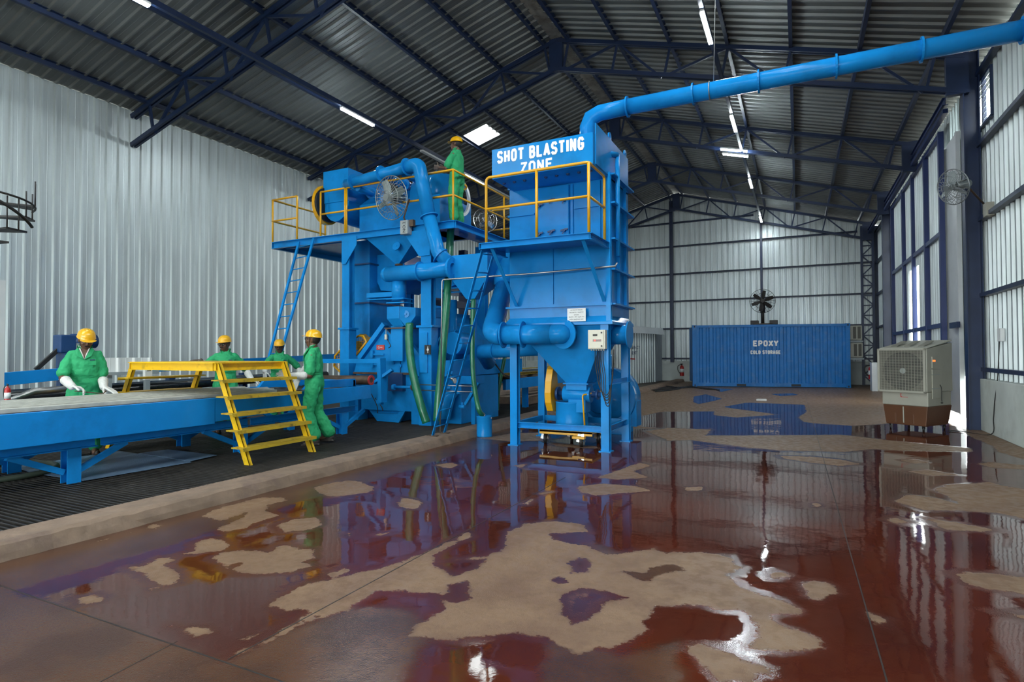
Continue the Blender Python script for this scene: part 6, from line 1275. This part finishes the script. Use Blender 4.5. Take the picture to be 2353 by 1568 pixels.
    for z, k in prof: vs += [H(-.006+.122*k*math.cos(2*PI*j/n), .100*k*math.sin(2*PI*j/n), z) for j in range(n)]
    hh.add(vs, [(i*n+j, i*n+(j+1) % n, (i+1)*n+(j+1) % n, (i+1)*n+j) for i in range(len(prof)-1) for j in range(n)], True)
    hm = hh.build('helmet', HELM, P_, 0, local=True)
    m = MB(); pk = [(.10+.065*math.cos(a_)-.0, .092*math.sin(a_)) for a_ in np.linspace(-1.45, 1.45, 13)]
    m.loft([H(x, y, .045-.10*max(0, x-.11)) for x, y in pk], [H(x, y, .052-.10*max(0, x-.11)) for x, y in pk]); m.build('peak', HELM, hm, .002, local=True)
    for y in (-.03, 0, .03):
        m = MB(); m.tube([H(-.10, y, .085), H(-.075, y, .128), H(-.02, y, .160-abs(y)*.12), H(.045, y, .148-abs(y)*.12), H(.095, y, .098)], .006, 8); m.build('ridge', HELM, hm, 0, local=True)
    m = MB(); m.tube([H(.02, .078, .045), H(.03, .066, -.05), H(.035, .03, -.098), H(.035, -.03, -.098), H(.03, -.066, -.05), H(.02, -.078, .045)], .0035, 6); m.build('chin_strap', BLACK, hm, 0, local=True)
    return P_
DN = V((0, 0, -1))
# first worker, behind the conveyor, looking down at his hands
l1 = V((-8.52, 4.40, .12))
person('person in green coverall holding a hooked rod behind the near conveyor, head bowed', tuple(l1), -30, lean=.10, head=(14, 24), glasses=False,
       arms={-1: (PX(143, 868, -8.50), PX(166, 889, -8.28), V((.75, .62, -.25)), V((.2, -.3, -.9)), V((.3, -.6, .6)), 1.0),
             1: (PX(236, 868, -8.42), PX(239, 897, -8.12), V((.80, .35, -.34)), DN, V((.35, -.8, 0)), .22)})
m = MB(); a = PX(180, 900, -8.2); b = PX(236, 905, -8.02); m.tube([a-(b-a)*.15, a, b, b+V((.02, .03, .03)), b+V((.03, .0, .035))], .006, 8); tag(m.build('hooked_rod', RUST), 'thin hooked steel rod held by the first worker', 'rod')
# second worker, behind the step-over, arm stretched along its top
l2 = V((-8.66, 6.62, .12))
person('person in green coverall resting an arm along the step-over top, face turned aside', tuple(l2), -42, head=(-28, 6), collar=False,
       arms={-1: (PX(487, 826, -8.80), PX(462, 828, -8.72), V((-.25, -.95, -.02)), DN, V((1, -.2, 0)), .3), 1: (PX(566, 853, -8.55), PX(578, 872, -8.33), V((.45, .75, -.45)), V((0, -.3, -1)), V((.6, -.6, .1)), .45)}, gloves=('w', 'd'), height=.975)
# third worker, furthest, partly hidden
l3 = V((-8.88, 7.95, .12))
person('person in green coverall standing furthest back before the foot of the left ladder', tuple(l3), -35, head=(-14, 8), collar=False,
       arms={-1: (PX(612, 842, -8.85), PX(608, 858, -8.62), V((.2, -.2, -1)), V((0, 1, 0)), V((1, 0, 0)), .9), 1: (PX(690, 850, -8.75), PX(695, 872, -8.5), V((.4, .5, -.6)), DN, V((.6, -.6, .1)), .4)}, height=.955)
# fourth worker, in profile beside the step-over, hand on its stringer
l4 = V((-6.43, 6.40, .12))
person('person in green coverall seen in profile, gloved hand on the yellow stair stringer', tuple(l4), 212, head=(-8, -6), lean=.02,
       arms={1: (PY(712, 868, 6.22), PY(668, 864, 6.00), V((-.95, -.30, .12)), V((.2, -.8, -.5)), V((-.2, .1, 1)), .55), -1: (PY(694, 860, 6.75), PY(681, 876, 6.55), V((-.25, -.3, -.9)), V((.5, -.5, 0)), V((-.6, .2, .2)), .35)},
       legs={1: ((.07, .09, .47), (-.03, .10, .075), 8), -1: ((-.02, -.10, .46), (-.20, -.10, .10), -8)}, moustache=True)
# fifth worker, on the machine deck
l5 = PY(1050, 503, 9.3); l5.z = dz
person('person in green coverall standing on the machine deck by the yellow corner rail', tuple(l5), 186, head=(2, -2), collar=False, moustache=False,
       arms={1: (l5+V((-.10, -.22, 1.03)), l5+V((-.30, -.16, 1.10)), V((-.9, .2, .25)), V((.2, .9, 0)), V((0, .2, 1)), .9), -1: (l5+V((-.08, .24, 1.03)), l5+V((-.31, .10, 1.10)), V((-.9, -.2, .25)), V((.2, -.9, 0)), V((0, -.2, 1)), .9)}, gloves=('d', 'd'))
WORLD, EXPO = 9.5, 0.25
# ================================================================ light
w = bpy.data.worlds.new('world'); S.world = w; w.use_nodes = True
wn_, wl_ = w.node_tree.nodes, w.node_tree.links
wn_['Background'].inputs[0].default_value = (.90, .98, .97, 1); wn_['Background'].inputs[1].default_value = WORLD
def portal(name, loc, rot, sx, sy):
    ld = bpy.data.lights.new(name, 'AREA'); ld.shape = 'RECTANGLE'; ld.size = sx; ld.size_y = sy; ld.cycles.is_portal = True
    o = bpy.data.objects.new(name, ld); COL.objects.link(o); o.location = loc; o.rotation_euler = rot
portal('daylight_portal', ((XL+XR)/2, YF, 2.2), (PI/2, 0, 0), XR-XL, 4.4)
for q in FILL_STRIP:
    x = (q[2]+q[3])/2; portal('roof_strip_portal', (x, (q[0]+q[1])/2, roofz(x)-.03), (0, -math.atan(SLOPE)*(1 if x < XM else -1), 0), (q[3]-q[2])*1.04, q[1]-q[0])
S.view_settings.view_transform = 'Standard'; S.view_settings.look = 'None'; S.view_settings.gamma = 1; S.view_settings.use_curve_mapping = False
S.view_settings.exposure = EXPO
S.cycles.use_denoising = True; S.cycles.max_bounces = 8; S.cycles.diffuse_bounces = 5; S.cycles.glossy_bounces = 4; S.cycles.transmission_bounces = 4; S.cycles.transparent_max_bounces = 8
S.cycles.sample_clamp_indirect = 6
